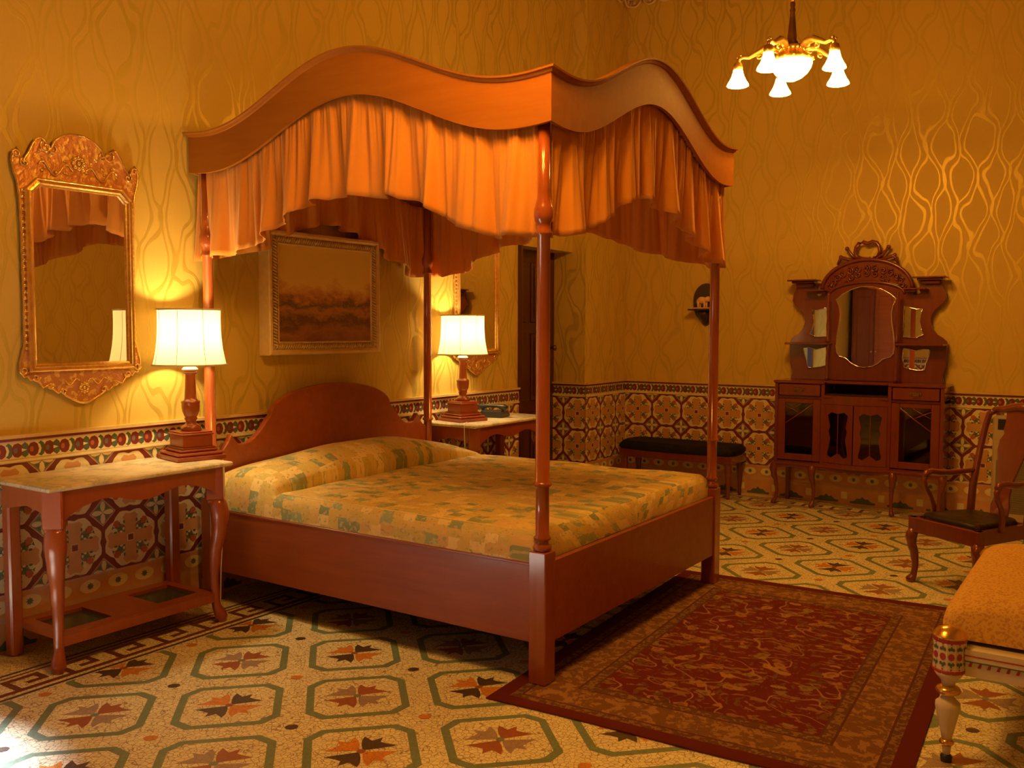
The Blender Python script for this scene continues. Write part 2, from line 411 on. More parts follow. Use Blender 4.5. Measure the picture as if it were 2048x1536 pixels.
# ------------------------------------------------------------------ mesh builder
class MB:
    def __init__(s): s.v = []; s.f = []; s.m = []; s.s = []; s.uv = {}
    def add(s, verts, faces, mat=0, smooth=False, uvs=None):
        o = len(s.v); s.v += [tuple(p) for p in verts]
        for f in faces:
            s.f.append(tuple(i + o for i in f)); s.m.append(mat); s.s.append(smooth)
        if uvs:
            for i, q in enumerate(uvs): s.uv[o + i] = q
    def box(s, c, d, rz=0, mat=0, bev=0.0):
        x, y, z = c; a, b, h = d[0] / 2, d[1] / 2, d[2] / 2
        cs, sn = math.cos(rz), math.sin(rz)
        def T(p): return (x + p[0] * cs - p[1] * sn, y + p[0] * sn + p[1] * cs, z + p[2])
        if bev <= 0:
            P = [(i * a, j * b, k * h) for i in (-1, 1) for j in (-1, 1) for k in (-1, 1)]
            F = [(0, 1, 3, 2), (4, 6, 7, 5), (0, 4, 5, 1), (2, 3, 7, 6), (0, 2, 6, 4), (1, 5, 7, 3)]
            s.add([T(p) for p in P], F, mat)
        else:
            e = min(bev, a * .9, b * .9, h * .9)
            rings = []
            for (k, ins) in ((-h, e), (-h + e, 0), (h - e, 0), (h, e)):
                A, B = a - ins, b - ins; q = e if ins == 0 else e * 0.6
                rings.append([(A - q, -B, k), (A, -B + q, k), (A, B - q, k), (A - q, B, k), (-A + q, B, k), (-A, B - q, k), (-A, -B + q, k), (-A + q, -B, k)])
            V = [T(p) for r in rings for p in r]; F = []
            for r in range(3):
                for i in range(8):
                    j = (i + 1) % 8; F.append((r * 8 + i, r * 8 + j, r * 8 + 8 + j, r * 8 + 8 + i))
            F.append(tuple(range(7, -1, -1))); F.append(tuple(24 + i for i in range(8)))
            s.add(V, F, mat)
    def bb(s, x0, x1, y0, y1, z0, z1, mat=0, bev=0.0):
        s.box(((x0 + x1) / 2, (y0 + y1) / 2, (z0 + z1) / 2), (abs(x1 - x0), abs(y1 - y0), abs(z1 - z0)), 0, mat, bev)
    def lathe(s, prof, c=(0, 0, 0), n=24, mat=0, smooth=True, M_=None, rfun=None):
        V = []; F = []
        for r, z in prof:
            for i in range(n):
                a = 2 * PI * i / n; rr = r * (rfun(a, z) if rfun else 1)
                p = Vector((rr * math.cos(a), rr * math.sin(a), z))
                if M_: p = M_ @ p
                V.append((p.x + c[0], p.y + c[1], p.z + c[2]))
        for k in range(len(prof) - 1):
            for i in range(n):
                j = (i + 1) % n; F.append((k * n + i, k * n + j, (k + 1) * n + j, (k + 1) * n + i))
        if prof[0][0] > 1e-4: F.append(tuple(range(n - 1, -1, -1)))
        if prof[-1][0] > 1e-4: F.append(tuple((len(prof) - 1) * n + i for i in range(n)))
        s.add(V, F, mat, smooth)
    def tube(s, pts, r, n=8, mat=0, caps=True, flat=1.0, smooth=True, up=(0, 0, 1)):
        pts = [Vector(p) for p in pts]; V = []; F = []
        rs = r if isinstance(r, (list, tuple)) else [r] * len(pts)
        U = Vector(up)
        for i, p in enumerate(pts):
            t = (pts[min(i + 1, len(pts) - 1)] - pts[max(i - 1, 0)])
            if t.length < 1e-9: t = Vector((0, 0, 1))
            t.normalize()
            a = U - t * U.dot(t)
            if a.length < 0.05: a = Vector((1, 0, 0)) - t * t.x
            if a.length < 0.05: a = Vector((0, 1, 0)) - t * t.y
            a.normalize(); b = t.cross(a); U = a if abs(U.dot(t)) > 0.9 else U
            for k in range(n):
                q = 2 * PI * k / n
                V.append(p + a * (rs[i] * math.cos(q)) + b * (rs[i] * flat * math.sin(q)))
        for i in range(len(pts) - 1):
            for k in range(n):
                j = (k + 1) % n; F.append((i * n + k, i * n + j, (i + 1) * n + j, (i + 1) * n + k))
        if caps:
            F.append(tuple(range(n - 1, -1, -1))); F.append(tuple((len(pts) - 1) * n + k for k in range(n)))
        s.add(V, F, mat, smooth)
    def prism(s, poly, T, d0, d1, mat=0, smooth=False):
        """poly 2D -> T(a, b, d)"""
        n = len(poly)
        V = [T(a, b, d0) for a, b in poly] + [T(a, b, d1) for a, b in poly]
        F = [tuple(range(n)), tuple(range(2 * n - 1, n - 1, -1))]
        F += [(i, n + i, n + (i + 1) % n, (i + 1) % n) for i in range(n)]
        s.add(V, F, mat, smooth)
    def face(s, pts, mat=0): s.add(pts, [tuple(range(len(pts)))], mat)
    def sheet(s, rows, mat=0, smooth=True, uvs=None, close=False):
        nr, nc = len(rows), len(rows[0]); V = [p for r in rows for p in r]; F = []
        for i in range(nr - 1):
            for j in range(nc if close else nc - 1):
                k = (j + 1) % nc; F.append((i * nc + j, i * nc + k, (i + 1) * nc + k, (i + 1) * nc + j))
        s.add(V, F, mat, smooth, [q for r in uvs for q in r] if uvs else None)
    def ball(s, c, r, n=10, mat=0, sc=(1, 1, 1)):
        prof = [(math.sin(PI * i / n) * 1.0, -math.cos(PI * i / n)) for i in range(n + 1)]
        V = []; F = []; k = n + 2
        for (rr, z) in prof:
            for i in range(k):
                a = 2 * PI * i / k; V.append((c[0] + r * sc[0] * rr * math.cos(a), c[1] + r * sc[1] * rr * math.sin(a), c[2] + r * sc[2] * z))
        for q in range(n):
            for i in range(k):
                j = (i + 1) % k; F.append((q * k + i, q * k + j, (q + 1) * k + j, (q + 1) * k + i))
        s.add(V, F, mat, True)
    def build(s, name, mats, parent=None, bevel=0.0, subsurf=0, solid=0.0):
        me = bpy.data.meshes.new(name); me.from_pydata(s.v, [], s.f)
        if not isinstance(mats, (list, tuple)): mats = [mats]
        for m in mats: me.materials.append(M[m] if isinstance(m, str) else m)
        me.polygons.foreach_set('material_index', s.m); me.polygons.foreach_set('use_smooth', s.s)
        if s.uv:
            uvl = me.uv_layers.new(name='UVMap')
            for lp in me.loops: uvl.data[lp.index].uv = s.uv.get(lp.vertex_index, (0, 0))
        me.update(); me.validate()
        o = bpy.data.objects.new(name, me); C.objects.link(o)
        if parent: o.parent = parent
        if solid:
            md = o.modifiers.new('solid', 'SOLIDIFY'); md.thickness = solid; md.offset = 0
        if bevel:
            md = o.modifiers.new('bevel', 'BEVEL'); md.width = bevel; md.segments = 2; md.limit_method = 'ANGLE'; md.angle_limit = 0.7
        if subsurf:
            md = o.modifiers.new('sub', 'SUBSURF'); md.levels = subsurf; md.render_levels = subsurf
        return o

def thing(name, label, cat, loc=(0, 0, 0), rz=0, group=None):
    o = bpy.data.objects.new(name, None); C.objects.link(o); o.empty_display_size = 0.1
    o.location = loc; o.rotation_euler = (0, 0, rz); o['label'] = label; o['category'] = cat
    if group: o['group'] = group
    return o
def struct(name, mb, mats, parent=None, **kw):
    o = mb.build(name, mats, parent, **kw)
    if not parent: o['kind'] = 'structure'
    return o
def dup(root, loc, rz, label):
    r = root.copy(); C.objects.link(r); r.location = loc; r.rotation_euler = (0, 0, rz); r['label'] = label
    for ch in list(root.children):
        c = ch.copy(); C.objects.link(c); c.parent = r
        for g in list(ch.children):
            d = g.copy(); C.objects.link(d); d.parent = c
    return r

def clip(poly, x0, x1, y0, y1):
    for (ax, v, sg) in ((0, x0, 1), (0, x1, -1), (1, y0, 1), (1, y1, -1)):
        out = []
        n = len(poly)
        for i in range(n):
            a, b = poly[i], poly[(i + 1) % n]
            da, db = sg * (a[ax] - v), sg * (b[ax] - v)
            if da >= 0: out.append(a)
            if (da > 0) != (db > 0) and abs(da - db) > 1e-12:
                t = da / (da - db); out.append((a[0] + (b[0] - a[0]) * t, a[1] + (b[1] - a[1]) * t))
        poly = out
        if len(poly) < 3: return None
    ar = sum(poly[i][0] * poly[(i + 1) % len(poly)][1] - poly[(i + 1) % len(poly)][0] * poly[i][1] for i in range(len(poly)))
    return poly if abs(ar) > 1e-7 else None
def circ(cx, cy, rx, ry=None, n=12, ph=0):
    ry = ry or rx
    return [(cx + rx * math.cos(2 * PI * i / n + ph), cy + ry * math.sin(2 * PI * i / n + ph)) for i in range(n)]

# ------------------------------------------------------------------ floor
PER = 0.50085
def build_floor():
    b = MB()
    fm = ['cream_floor', 'green_floor', 'orange_floor', 'red_floor', 'lilac_floor', 'black_floor', 'key_floor']
    b.add([(XD - 1.2, YF, 0), (XR, YF, 0), (XR, YB, 0), (XD - 1.2, YB, 0)], [(0, 1, 2, 3)], 0)
    X0, X1, Y0, Y1 = -0.41, 4.72, -4.12, 4.65
    s = PER / math.sqrt(2)
    def W2(i, j): return (s * (i + j), s * (i - j))
    H = 0.0004
    def inlay(poly, layer, mat, lim=(X0, X1, Y0, Y1)):
        P = [W2(*q) for q in poly]
        P = clip(P, *lim)
        if P: b.face([(x, y, H * layer) for x, y in reversed(P)], mat)
    def octo(ci, cj, h, c):
        return [(ci - h + c, cj - h), (ci + h - c, cj - h), (ci + h, cj - h + c), (ci + h, cj + h - c), (ci + h - c, cj + h), (ci - h + c, cj + h), (ci - h, cj + h - c), (ci - h, cj - h + c)]
    leaf = [(0.012, 0.012), (0.006, 0.10), (0.012, 0.17), (0.035, 0.235), (0.065, 0.185), (0.085, 0.155), (0.165, 0.195), (0.145, 0.125), (0.18, 0.095), (0.26, 0.045), (0.17, 0.03), (0.09, 0.02)]
    for i in range(-14, 18):
        for j in range(-16, 16):
            cx, cy = W2(i + .5, j + .5)
            if not (X0 - .5 < cx < X1 + .5 and Y0 - .5 < cy < Y1 + .5): continue
            dx, dy = W2(i, j)
            inlay(circ(i, j, 0.052, 0.044, 10), 3, 5 if (i + j) % 2 == 0 else 2)
            inlay(octo(i + .5, j + .5, 0.405, 0.125), 1, 1)
            inlay(octo(i + .5, j + .5, 0.342, 0.10), 2, 0)
            odd = (i + j) % 2
            # image: i to the right, j towards the viewer
            for sx in (1, -1):
                for sy in (1, -1):
                    P = [(i + .5 + sx * a, j + .5 + sy * c) for a, c in leaf]
                    if sx * sy < 0: P = P[::-1]
                    same = (sx * sy) > 0
                    mt = (4 if same else 3) if odd else (2 if same else 5)
                    inlay(P, 3, mt)
            inlay(circ(i + .5, j + .5, 0.035, 0.035, 6), 4, 1 if odd else 3)
    # greek key borders
    def border(T, L, wdt=0.28):
        def rect(u0, u1, w0, w1, mat, lay=1):
            P = [T(u0, w0), T(u1, w0), T(u1, w1), T(u0, w1)]
            ar = sum(P[i][0] * P[(i + 1) % 4][1] - P[(i + 1) % 4][0] * P[i][1] for i in range(4))
            if ar < 0: P = P[::-1]
            b.face([(x, y, H * lay) for x, y in P], mat)
        rect(0, L, 0, 0.020, 5); rect(0, L, wdt - 0.018, wdt, 5)
        rect(0, L, 0.226, 0.240, 6)
        k0, k1, t, un = 0.045, 0.205, 0.030, 0.235
        n = int(L / un)
        for q in range(n):
            u = q * un
            rect(u, u + un, k0, k0 + t, 6)
            rect(u, u + t, k0 + t, k1, 6)
            rect(u + t, u + 0.165, k1 - t, k1, 6)
            rect(u + 0.165 - t, u + 0.165, k0 + 0.062, k1 - t, 6)
            rect(u + 0.075, u + 0.165 - t, k0 + 0.062, k0 + 0.062 + t, 6)
    border(lambda u, w: (-0.42 - w, YF + 0.3 + u), 4.65 - YF - 0.3)
    border(lambda u, w: (-0.42 + u, 4.66 + w), 5.1)
    border(lambda u, w: (4.73 + w, YF + 0.3 + u), 4.65 - YF - 0.3)
    o = struct('floor', b, fm)
build_floor()

# ------------------------------------------------------------------ walls and openings
def wall_prism(b, x0, x1, y0, y1, z0, z1): b.bb(x0, x1, y0, y1, z0, z1)
b = MB()
T_ = 0.45
wall_prism(b, XW - T_, XW, YF, WY0, 0, ZC)
wall_prism(b, XW - T_, XW, WY0, WY1, WZ1, ZC)
wall_prism(b, XW - T_, XW, WY1, YD0, 0, ZC)
wall_prism(b, XW - T_, XW, YD0, YJ, ZD, ZC)
wall_prism(b, XW - T_, XS, YJ, YB, 0, ZC)
struct('wall_left', b, 'paper')
b = MB(); wall_prism(b, XW - T_, XR + 0.2, YB, YB + 0.2, 0, ZC); struct('wall_back', b, 'paper')
b = MB(); wall_prism(b, XR, XR + 0.2, YF, YB, 0, ZC); struct('wall_right', b, 'paper')
b = MB(); wall_prism(b, XW - T_, XR + 0.2, YF - 0.2, YF, 0, ZC); struct('wall_front', b, 'paper')
b = MB(); wall_prism(b, XW - T_, XR + 0.2, YF - 0.2, YB + 0.2, ZC, ZC + 0.15); struct('ceiling', b, 'ceiling')

# cornice with pierced lacework edge
def cornice(name, p0, p1, nrm):
    b = MB(); p0 = Vector(p0); p1 = Vector(p1); d = (p1 - p0); L = d.length; d.normalize(); n = Vector(nrm)
    prof = [(0, -0.10), (0.02, -0.10), (0.03, -0.07), (0.08, -0.03), (0.12, -0.02), (0.12, 0.0), (0, 0.0)]
    rows = [[tuple(p + n * a + Vector((0, 0, c))) for a, c in prof] for p in (p0, p1)]
    b.sheet(rows, 0, False)
    k = int(L / 0.16)
    for i in range(k):
        c = p0 + d * (0.08 + i * 0.16) + n * 0.035 + Vector((0, 0, -0.115))
        for q in range(7):
            a = PI + PI * q / 6
            pass
        pts = [tuple(c + d * (0.065 * math.cos(a)) + Vector((0, 0, 0.06 * math.sin(a)))) for a in [PI + PI * q / 8 for q in range(9)]]
        b.tube(pts, 0.012, 5)
        b.ball(tuple(c + Vector((0, 0, -0.02))), 0.018, 5)
    return struct(name, b, 'cornice')
cornice('trim_1', (XW, YF, ZC), (XW, YJ, ZC), (1, 0, 0))
cornice('trim_2', (XS, YB, ZC), (XR, YB, ZC), (0, -1, 0))
cornice('trim_3', (XR, YB, ZC), (XR, YF, ZC), (-1, 0, 0))
cornice('trim_4', (XS, YJ, ZC), (XS, YB, ZC), (1, 0, 0))

# ------------------------------------------------------------------ tiled dado
TM = ['t_maroon', 't_cream', 't_tan', 't_green', 't_red', 't_brown', 't_pink', 't_blue', 't_gold']
def medallion():
    """polygons in cell coordinates (-.5..+.5), (layer, mat, poly)"""
    P = []
    pts = []
    n = 80
    for i in range(n):
        a = 2 * PI * i / n
        q4 = (a + PI / 4) % (PI / 2) - PI / 4
        r = min(0.468 / math.cos(q4), 0.462 / math.cos(abs(q4) - PI / 4))
        q8 = (a + PI / 8) % (PI / 4) - PI / 8
        r *= 1 - 0.055 * math.exp(-(q8 / 0.11) ** 2)
        pts.append((r * math.cos(a), r * math.sin(a)))
    P.append((1, 1, pts))
    for sx, sy in ((1, 0), (-1, 0), (0, 1), (0, -1)):
        w = 0.098
        arm = [(0.0, -w), (0.30, -w * 1.15), (0.36, -w * 1.5), (0.425, -w * .9), (0.405, 0), (0.425, w * .9), (0.36, w * 1.5), (0.30, w * 1.15), (0.0, w)]
        if sx: q = [(sx * a, c) for a, c in arm]
        else: q = [(c, sy * a) for a, c in arm]
        P.append((2 if sx else 2.5, 2, q))
    for sx in (1, -1):
        for sy in (1, -1):
            def t(a, c): return (sx * a, sy * c)
            P.append((3, 5, [t(a, c) for a, c in circ(0.175, 0.175, 0.082, 0.082, 8)]))
            P.append((3.5, 3, [t(a, c) for a, c in [(0.10, 0.10), (0.115, 0.22), (0.17, 0.19), (0.20, 0.30), (0.235, 0.235), (0.31, 0.20), (0.2, 0.165), (0.24, 0.11), (0.16, 0.12)]]))
            P.append((4, 1, [t(a, c) for a, c in circ(0.13, 0.165, 0.022, 0.03, 6)]))
            P.append((4, 1, [t(a, c) for a, c in circ(0.175, 0.12, 0.03, 0.022, 6)]))
            P.append((4.5, 4, [t(a, c) for a, c in [(0.20, 0.20), (0.205, 0.28), (0.24, 0.325), (0.30, 0.31), (0.325, 0.25), (0.28, 0.205)]]))
            P.append((4.5, 3, [t(a, c) for a, c in circ(0.12, 0.28, 0.02, 0.035, 6)]))
            P.append((4.5, 3, [t(a, c) for a, c in circ(0.28, 0.12, 0.035, 0.02, 6)]))
            P.append((4.5, 3, [t(a, c) for a, c in [(0.30, 0.20), (0.35, 0.17), (0.33, 0.24)]]))
    P.append((5, 1, [(-.065, -.065), (.065, -.065), (.065, .065), (-.065, .065)]))
    P.append((6, 0, [(-.050, -.050), (.050, -.050), (.050, .050), (-.050, .050)]))
    return P
def diamond():
    P = []
    h = 0.235
    P.append((1.2, 6, [(h, 0), (0, h), (-h, 0), (0, -h)]))
    h2 = 0.213
    P.append((1.8, 5, [(h2, 0), (0, h2), (-h2, 0), (0, -h2)]))
    pet = [(0, 0), (0.05, 0.032), (0.12, 0.045), (0.17, 0.03), (0.195, 0), (0.17, -0.03), (0.12, -0.045), (0.05, -0.032)]
    for k in range(4):
        c, s_ = (1, 0, -1, 0)[k], (0, 1, 0, -1)[k]
        P.append((2.6, 1, [(a * c - e * s_, a * s_ + e * c) for a, e in pet]))
        for sg in (1, -1):
            pass
    for sx in (1, -1):
        for sy in (1, -1):
            P.append((2.4, 3, [(sx * .045, sy * .045), (sx * .125, sy * .055), (sx * .055, sy * .125)]))
    P.append((3.2, 8, circ(0, 0, 0.022, 0.022, 6)))
    return P
MED, DIA = medallion(), diamond()
def dado(name, T, L, phase):
    """T(u, z, d) -> world; facing normal +d"""
    b = MB(); H = 0.0004; base = 0.012
    def put(poly, lay, mat, z0=0.0, z1=1.0):
        q = clip(poly, 0, L, z0, z1)
        if not q: return
        P = [T(u, z, base + H * lay) for u, z in q]
        b.face(P, mat)
    # backing slab
    A = [(0, 0), (L, 0), (L, 0.985), (0, 0.985)]
    V = [T(u, z, 0) for u, z in A] + [T(u, z, base) for u, z in A]
    b.add(V, [(4, 5, 6, 7), (3, 2, 6, 7), (0, 3, 7, 4), (1, 2, 6, 5)], 0)
    s = 0.302
    k0 = int(-phase / s) - 2; k1 = int((L - phase) / s) + 2
    for k in range(k0, k1 + 1):
        uc = phase + k * s
        for zc in (0.422, 0.722):
            for lay, mt, poly in MED:
                put([(uc + a * s, zc + c * 0.300) for a, c in poly], lay, mt, 0.272, 0.872)
        for zc in (0.272, 0.572, 0.872):
            for lay, mt, poly in DIA:
                put([(uc + s / 2 + a * s, zc + c * 0.300) for a, c in poly], lay, mt, 0.272, 0.872)
        # fine tile joints
        # frieze: alternating grape and leaf blobs
        for q in range(4):
            u = uc + (q - 1.5) * s / 4
            ev = q % 2
            put(circ(u, 0.930, 0.028, 0.034, 9), 3, 0, .872, .99)
            put(circ(u - 0.008, 0.930, 0.010, 0.014, 7), 4, 4 if ev else 7, .872, .99)
            put(circ(u + 0.036, 0.930, 0.020, 0.036, 8), 2.5, 3, .872, .99)
            if ev: put([(u + .018, .958), (u + .032, .95), (u + .038, .93), (u + .032, .91), (u + .018, .902), (u + .026, .93)], 4.5, 1, .872, .99)
            else: put([(u + .020, .938), (u + .045, .93), (u + .020, .922)], 4.5, 1, .872, .99)
        # lower band ellipses
        for q in range(2):
            u = uc + (q - .5) * s / 2
            put(circ(u, 0.215, 0.055, 0.033, 18), 3, 1, 0.16, 0.272)
            st = []
            for i in range(16):
                r = 0.019 if i % 2 == 0 else 0.012
                st.append((u + r * math.cos(2 * PI * i / 16), 0.215 + r * math.sin(2 * PI * i / 16)))
            put(st, 4, 7, 0.16, 0.272)
        # plinth: dark vases and pale squares
        put([(uc - .10, .012), (uc + .10, .012), (uc + .105, .03), (uc + .07, .034), (uc + .045, .058), (uc + .02, .055), (uc, .075), (uc - .02, .055), (uc - .045, .058), (uc - .07, .034), (uc - .105, .03)], 2, 3, 0.0, 0.14)
        put([(uc + s / 2 - .025, .045), (uc + s / 2 + .025, .045), (uc + s / 2 + .025, .105), (uc + s / 2 - .025, .105)], 2, 1, 0.0, 0.14)
    def band(z0, z1, lay, mt): put([(0, z0), (L, z0), (L, z1), (0, z1)], lay, mt)
    band(0, 0.14, 0.5, 2); band(0.14, 0.168, 1.0, 6); band(0.168, 0.262, 1.0, 2); band(0.262, 0.272, 2.0, 6)
    band(0.872, 0.892, 5.5, 8); band(0.892, 0.985, 1.0, 1)
    # moulded caps
    for z0, z1, dd, mt in ((0.876, 0.888, 0.020, 1), (0.975, 0.988, 0.022, 0), (0.988, 1.004, 0.030, 8)):
        A = [(0, z0), (L, z0), (L, z1), (0, z1)]
        V = [T(u, z, 0) for u, z in A] + [T(u, z, dd) for u, z in A]
        b.add(V, [(4, 5, 6, 7), (3, 2, 6, 7), (0, 1, 5, 4), (0, 3, 7, 4), (1, 2, 6, 5)], mt)
    struct(name, b, TM)
PH = -0.56
dado('trim_5', lambda u, z, d: (XW + d, WY1 + u, z), YD0 - WY1, (PH - WY1))
dado('trim_6', lambda u, z, d: (XW + d, YF + u, z), WY0 - YF, (PH - YF))
dado('trim_7', lambda u, z, d: (XD + u, YJ - d, z), XS - XD + 0.012, 0.265)
dado('trim_8', lambda u, z, d: (XS + d, YJ + u, z), YB - YJ, 0.13)
dado('trim_9', lambda u, z, d: (XS + u, YB - d, z), XR - XS, 0.15)
dado('trim_10', lambda u, z, d: (XR - d, YB - u, z), YB - YF, 0.15)
dado('trim_11', lambda u, z, d: (XR - u, YF + d, z), XR - XW, 0.15)

# ------------------------------------------------------------------ doorway on the left
b = MB()
b.bb(XD - 0.05, XD, YD0, YJ, 0, ZD)
for z0, z1 in ((0.15, 0.75), (0.85, 1.45), (1.55, 2.08)):
    for y0, y1 in ((YD0 + 0.08, YD0 + 0.40), (YD0 + 0.48, YD0 + 0.80)):
        b.bb(XD, XD + 0.012, y0, y1, z0, z1, 0, 0.006)
        b.bb(XD + 0.012, XD + 0.022, y0 + 0.04, y1 - 0.04, z0 + 0.04, z1 - 0.04, 0, 0.006)
door = struct('door_1', b, 'doorwood')
h = MB(); h.lathe([(0.012, 0), (0.012, 0.03), (0.024, 0.035), (0.026, 0.05), (0.0, 0.062)], (0, 0, 0), 12, 0, True, Matrix.Rotation(PI / 2, 3, 'Y'))
h.v = [(x + XD + 0.02, y + YJ - 0.09, z + 1.32) for x, y, z in h.v]
h.bb(XD, XD + 0.018, YJ - 0.11, YJ - 0.07, 1.22, 1.38)
h.build('door_knob', 'darkbrass', door)
b = MB()
b.bb(XD, XW + 0.002, YD0 - 0.002, YD0 + 0.012, 0, ZD)           # lining
b.bb(XW, XW + 0.035, YD0 - 0.012, YD0 + 0.012, 0, ZD)
struct('trim_12', b, 'doorwood')

# ------------------------------------------------------------------ balcony window outside the frame
b = MB()
fw = 0.07
b.bb(XW - 0.28, XW - 0.20, WY0, WY0 + fw, 0, WZ1); b.bb(XW - 0.28, XW - 0.20, WY1 - fw, WY1, 0, WZ1)
b.bb(XW - 0.28, XW - 0.20, WY0, WY1, WZ1 - fw, WZ1); b.bb(XW - 0.28, XW - 0.20, WY0, WY1, 0, 0.09)
b.bb(XW - 0.27, XW - 0.21, (WY0 + WY1) / 2 - .04, (WY0 + WY1) / 2 + .04, 0, WZ1)
win = struct('window_1', b, 'doorwood')
g = MB(); g.bb(XW - 0.243, XW - 0.237, WY0 + fw, WY1 - fw, 0.09, WZ1 - fw); g.build('window_pane', 'winglass', win)
b = MB(); b.bb(XW - T_ - 1.2, XW - T_, WY0 - 0.6, WY1 + 0.6, -0.06, -0.01); struct('trim_13', b, 'outside')

# ------------------------------------------------------------------ four poster bed
bed = thing('four_poster_bed', 'mahogany four poster bed with serpentine canopy, apricot valance and arched headboard', 'bed', (0, 0, 0))
BX0, BX1, BY0, BY1 = -0.925, 1.30, 0.14, 2.09           # outer corners of the square posts
PCX0, PCX1, PCY0, PCY1 = -0.88, 1.259, 0.181, 2.05
def post_mesh(head=False):
    b = MB(); s = 0.0415
    zt = 0.57
    b.box((0, 0, (0.008 + zt) / 2), (2 * s, 2 * s, zt - 0.008), 0, 0, 0.004)
    prof = [(0.026, zt - 0.003), (0.038, zt + 0.004), (0.041, zt + 0.014), (0.036, zt + 0.026), (0.026, zt + 0.034), (0.029, zt + 0.044), (0.037, zt + 0.05), (0.037, zt + 0.058), (0.029, zt + 0.066), (0.029, 0.838)]
    prof += [(0.031, 0.840), (0.038, 0.846), (0.039, 0.852), (0.036, 0.858), (0.030, 0.862)]
    prof += [(0.0285, 1.4), (0.027, 1.876), (0.034, 1.882), (0.036, 1.890), (0.029, 1.902), (0.029, 1.930), (0.037, 1.938), (0.041, 1.955), (0.041, 1.985), (0.036, 1.998), (0.033, 2.010), (0.028, 2.030), (0.026, 2.05), (0.026, 2.335)]
    b.lathe(prof, (0, 0, 0), 22)
    return b
for i, (px, py) in enumerate(((PCX1, PCY0), (PCX1, PCY1), (PCX0, PCY0), (PCX0, PCY1))):
    o = post_mesh().build('post', 'postwood', bed) if i == 0 else pm.copy()
    if i == 0: pm = o
    else: C.objects.link(o); o.parent = bed
    o.location = (px, py, 0.0)
for y in (BY0 + 0.012, BY1 - 0.040):
    b = MB(); b.bb(PCX0 + 0.04, PCX1 - 0.04, y, y + 0.028, 0.178, 0.525, 0, 0.003)
    b.bb(PCX0 + 0.04, PCX1 - 0.04, y - 0.004 if y < 1 else y + 0.02, y + 0.010 if y < 1 else y + 0.032, 0.505, 0.517, 0, 0.003)
    b.build('side_rail', 'bedwood', bed)
b = MB(); b.bb(1.266, 1.292, PCY0 + 0.04, PCY1 - 0.04, 0.178, 0.525, 0, 0.003); b.build('foot_rail', 'bedwood', bed)
b = MB(); b.bb(-0.94, 1.262, BY0 + 0.03, BY1 - 0.03, 0.182, 0.34); b.build('mattress_base', 'inside', bed)  # base deepened and lengthened to block lamp light leaking under the bed
# headboard
YC = 1.115
def hb_profile():
    pts = [(-0.895, 0.42), (-0.895, 0.815), (-0.86, 0.825), (-0.825, 0.865), (-0.805, 0.905), (-0.785, 0.88), (-0.76, 0.85), (-0.725, 0.843), (-0.68, 0.85), (-0.64, 0.872), (-0.60, 0.905), (-0.56, 0.95)]
    for a in range(0, 11):
        t = a / 10 * PI / 2
        pts.append((-0.535 * math.cos(t) + 0.0, 0.955 + 0.195 * math.sin(t)) if False else (-0.52 * math.cos(t) ** 1.0, 0.99 + 0.165 * math.sin(t)))
    L = pts
    R = [(-a, c) for a, c in reversed(L)]
    return L + R[1:]
b = MB()
b.prism(hb_profile(), lambda a, c, d: (d, YC + a * 1.0, c), -0.905, -0.865)
b.build('headboard', 'bedwood', bed, bevel=0.006)
# canopy: four serpentine boards with a moulded cap
CX0, CX1, CY0, CY1 = -0.955, 1.325, 0.128, 2.145
def wave(t):          # t in -1..1
    a = abs(t)
    if a > 0.86: return 0.03 * ((a - 0.86) / 0.14) ** 2 * 0.4
    return 0.265 * (0.5 + 0.5 * math.cos(PI * a / 0.86)) ** 1.05
ZB, ZT = 2.315, 2.525
def side_T(k):
    """returns T(s, outward, z), length"""
    if k == 0: return (lambda s, o, z: (CX0 + s, CY0 - o, z)), CX1 - CX0
    if k == 1: return (lambda s, o, z: (CX1 + o, CY0 + s, z)), CY1 - CY0
    if k == 2: return (lambda s, o, z: (CX1 - s, CY1 + o, z)), CX1 - CX0
    return (lambda s, o, z: (CX0 - o, CY1 - s, z)), CY1 - CY0
def zoff(k, s, L):
    w = wave(2 * s / L - 1)
    if k == 3: return w
    return w
for k in range(4):
    T, L = side_T(k); b = MB(); n = 72
    hgt = 0.21
    outr, inr, cap = [], [], []
    sec_all = []
    for i in range(n + 1):
        s = L * i / n; z = zoff(k, s, L)
        sec = [(0.0, ZB), (0.0, ZT - 0.022), (0.006, ZT - 0.018), (0.012, ZT - 0.008), (0.020, ZT - 0.004), (0.022, ZT + 0.004), (-0.024, ZT + 0.004), (-0.024, ZT - 0.01), (-0.020, ZT - 0.02), (-0.020, ZB)]
        row = []
        for o_, zz in sec:
            # mitre the corners
            ss = min(max(s, -1), L)
            if i == 0: ss = s - o_
            if i == n: ss = s + o_
            row.append(T(ss, o_, zz + z))
        sec_all.append(row)
    b.sheet(sec_all, 0, False, None, True)
    o = b.build('canopy_board', 'canopywood', bed)
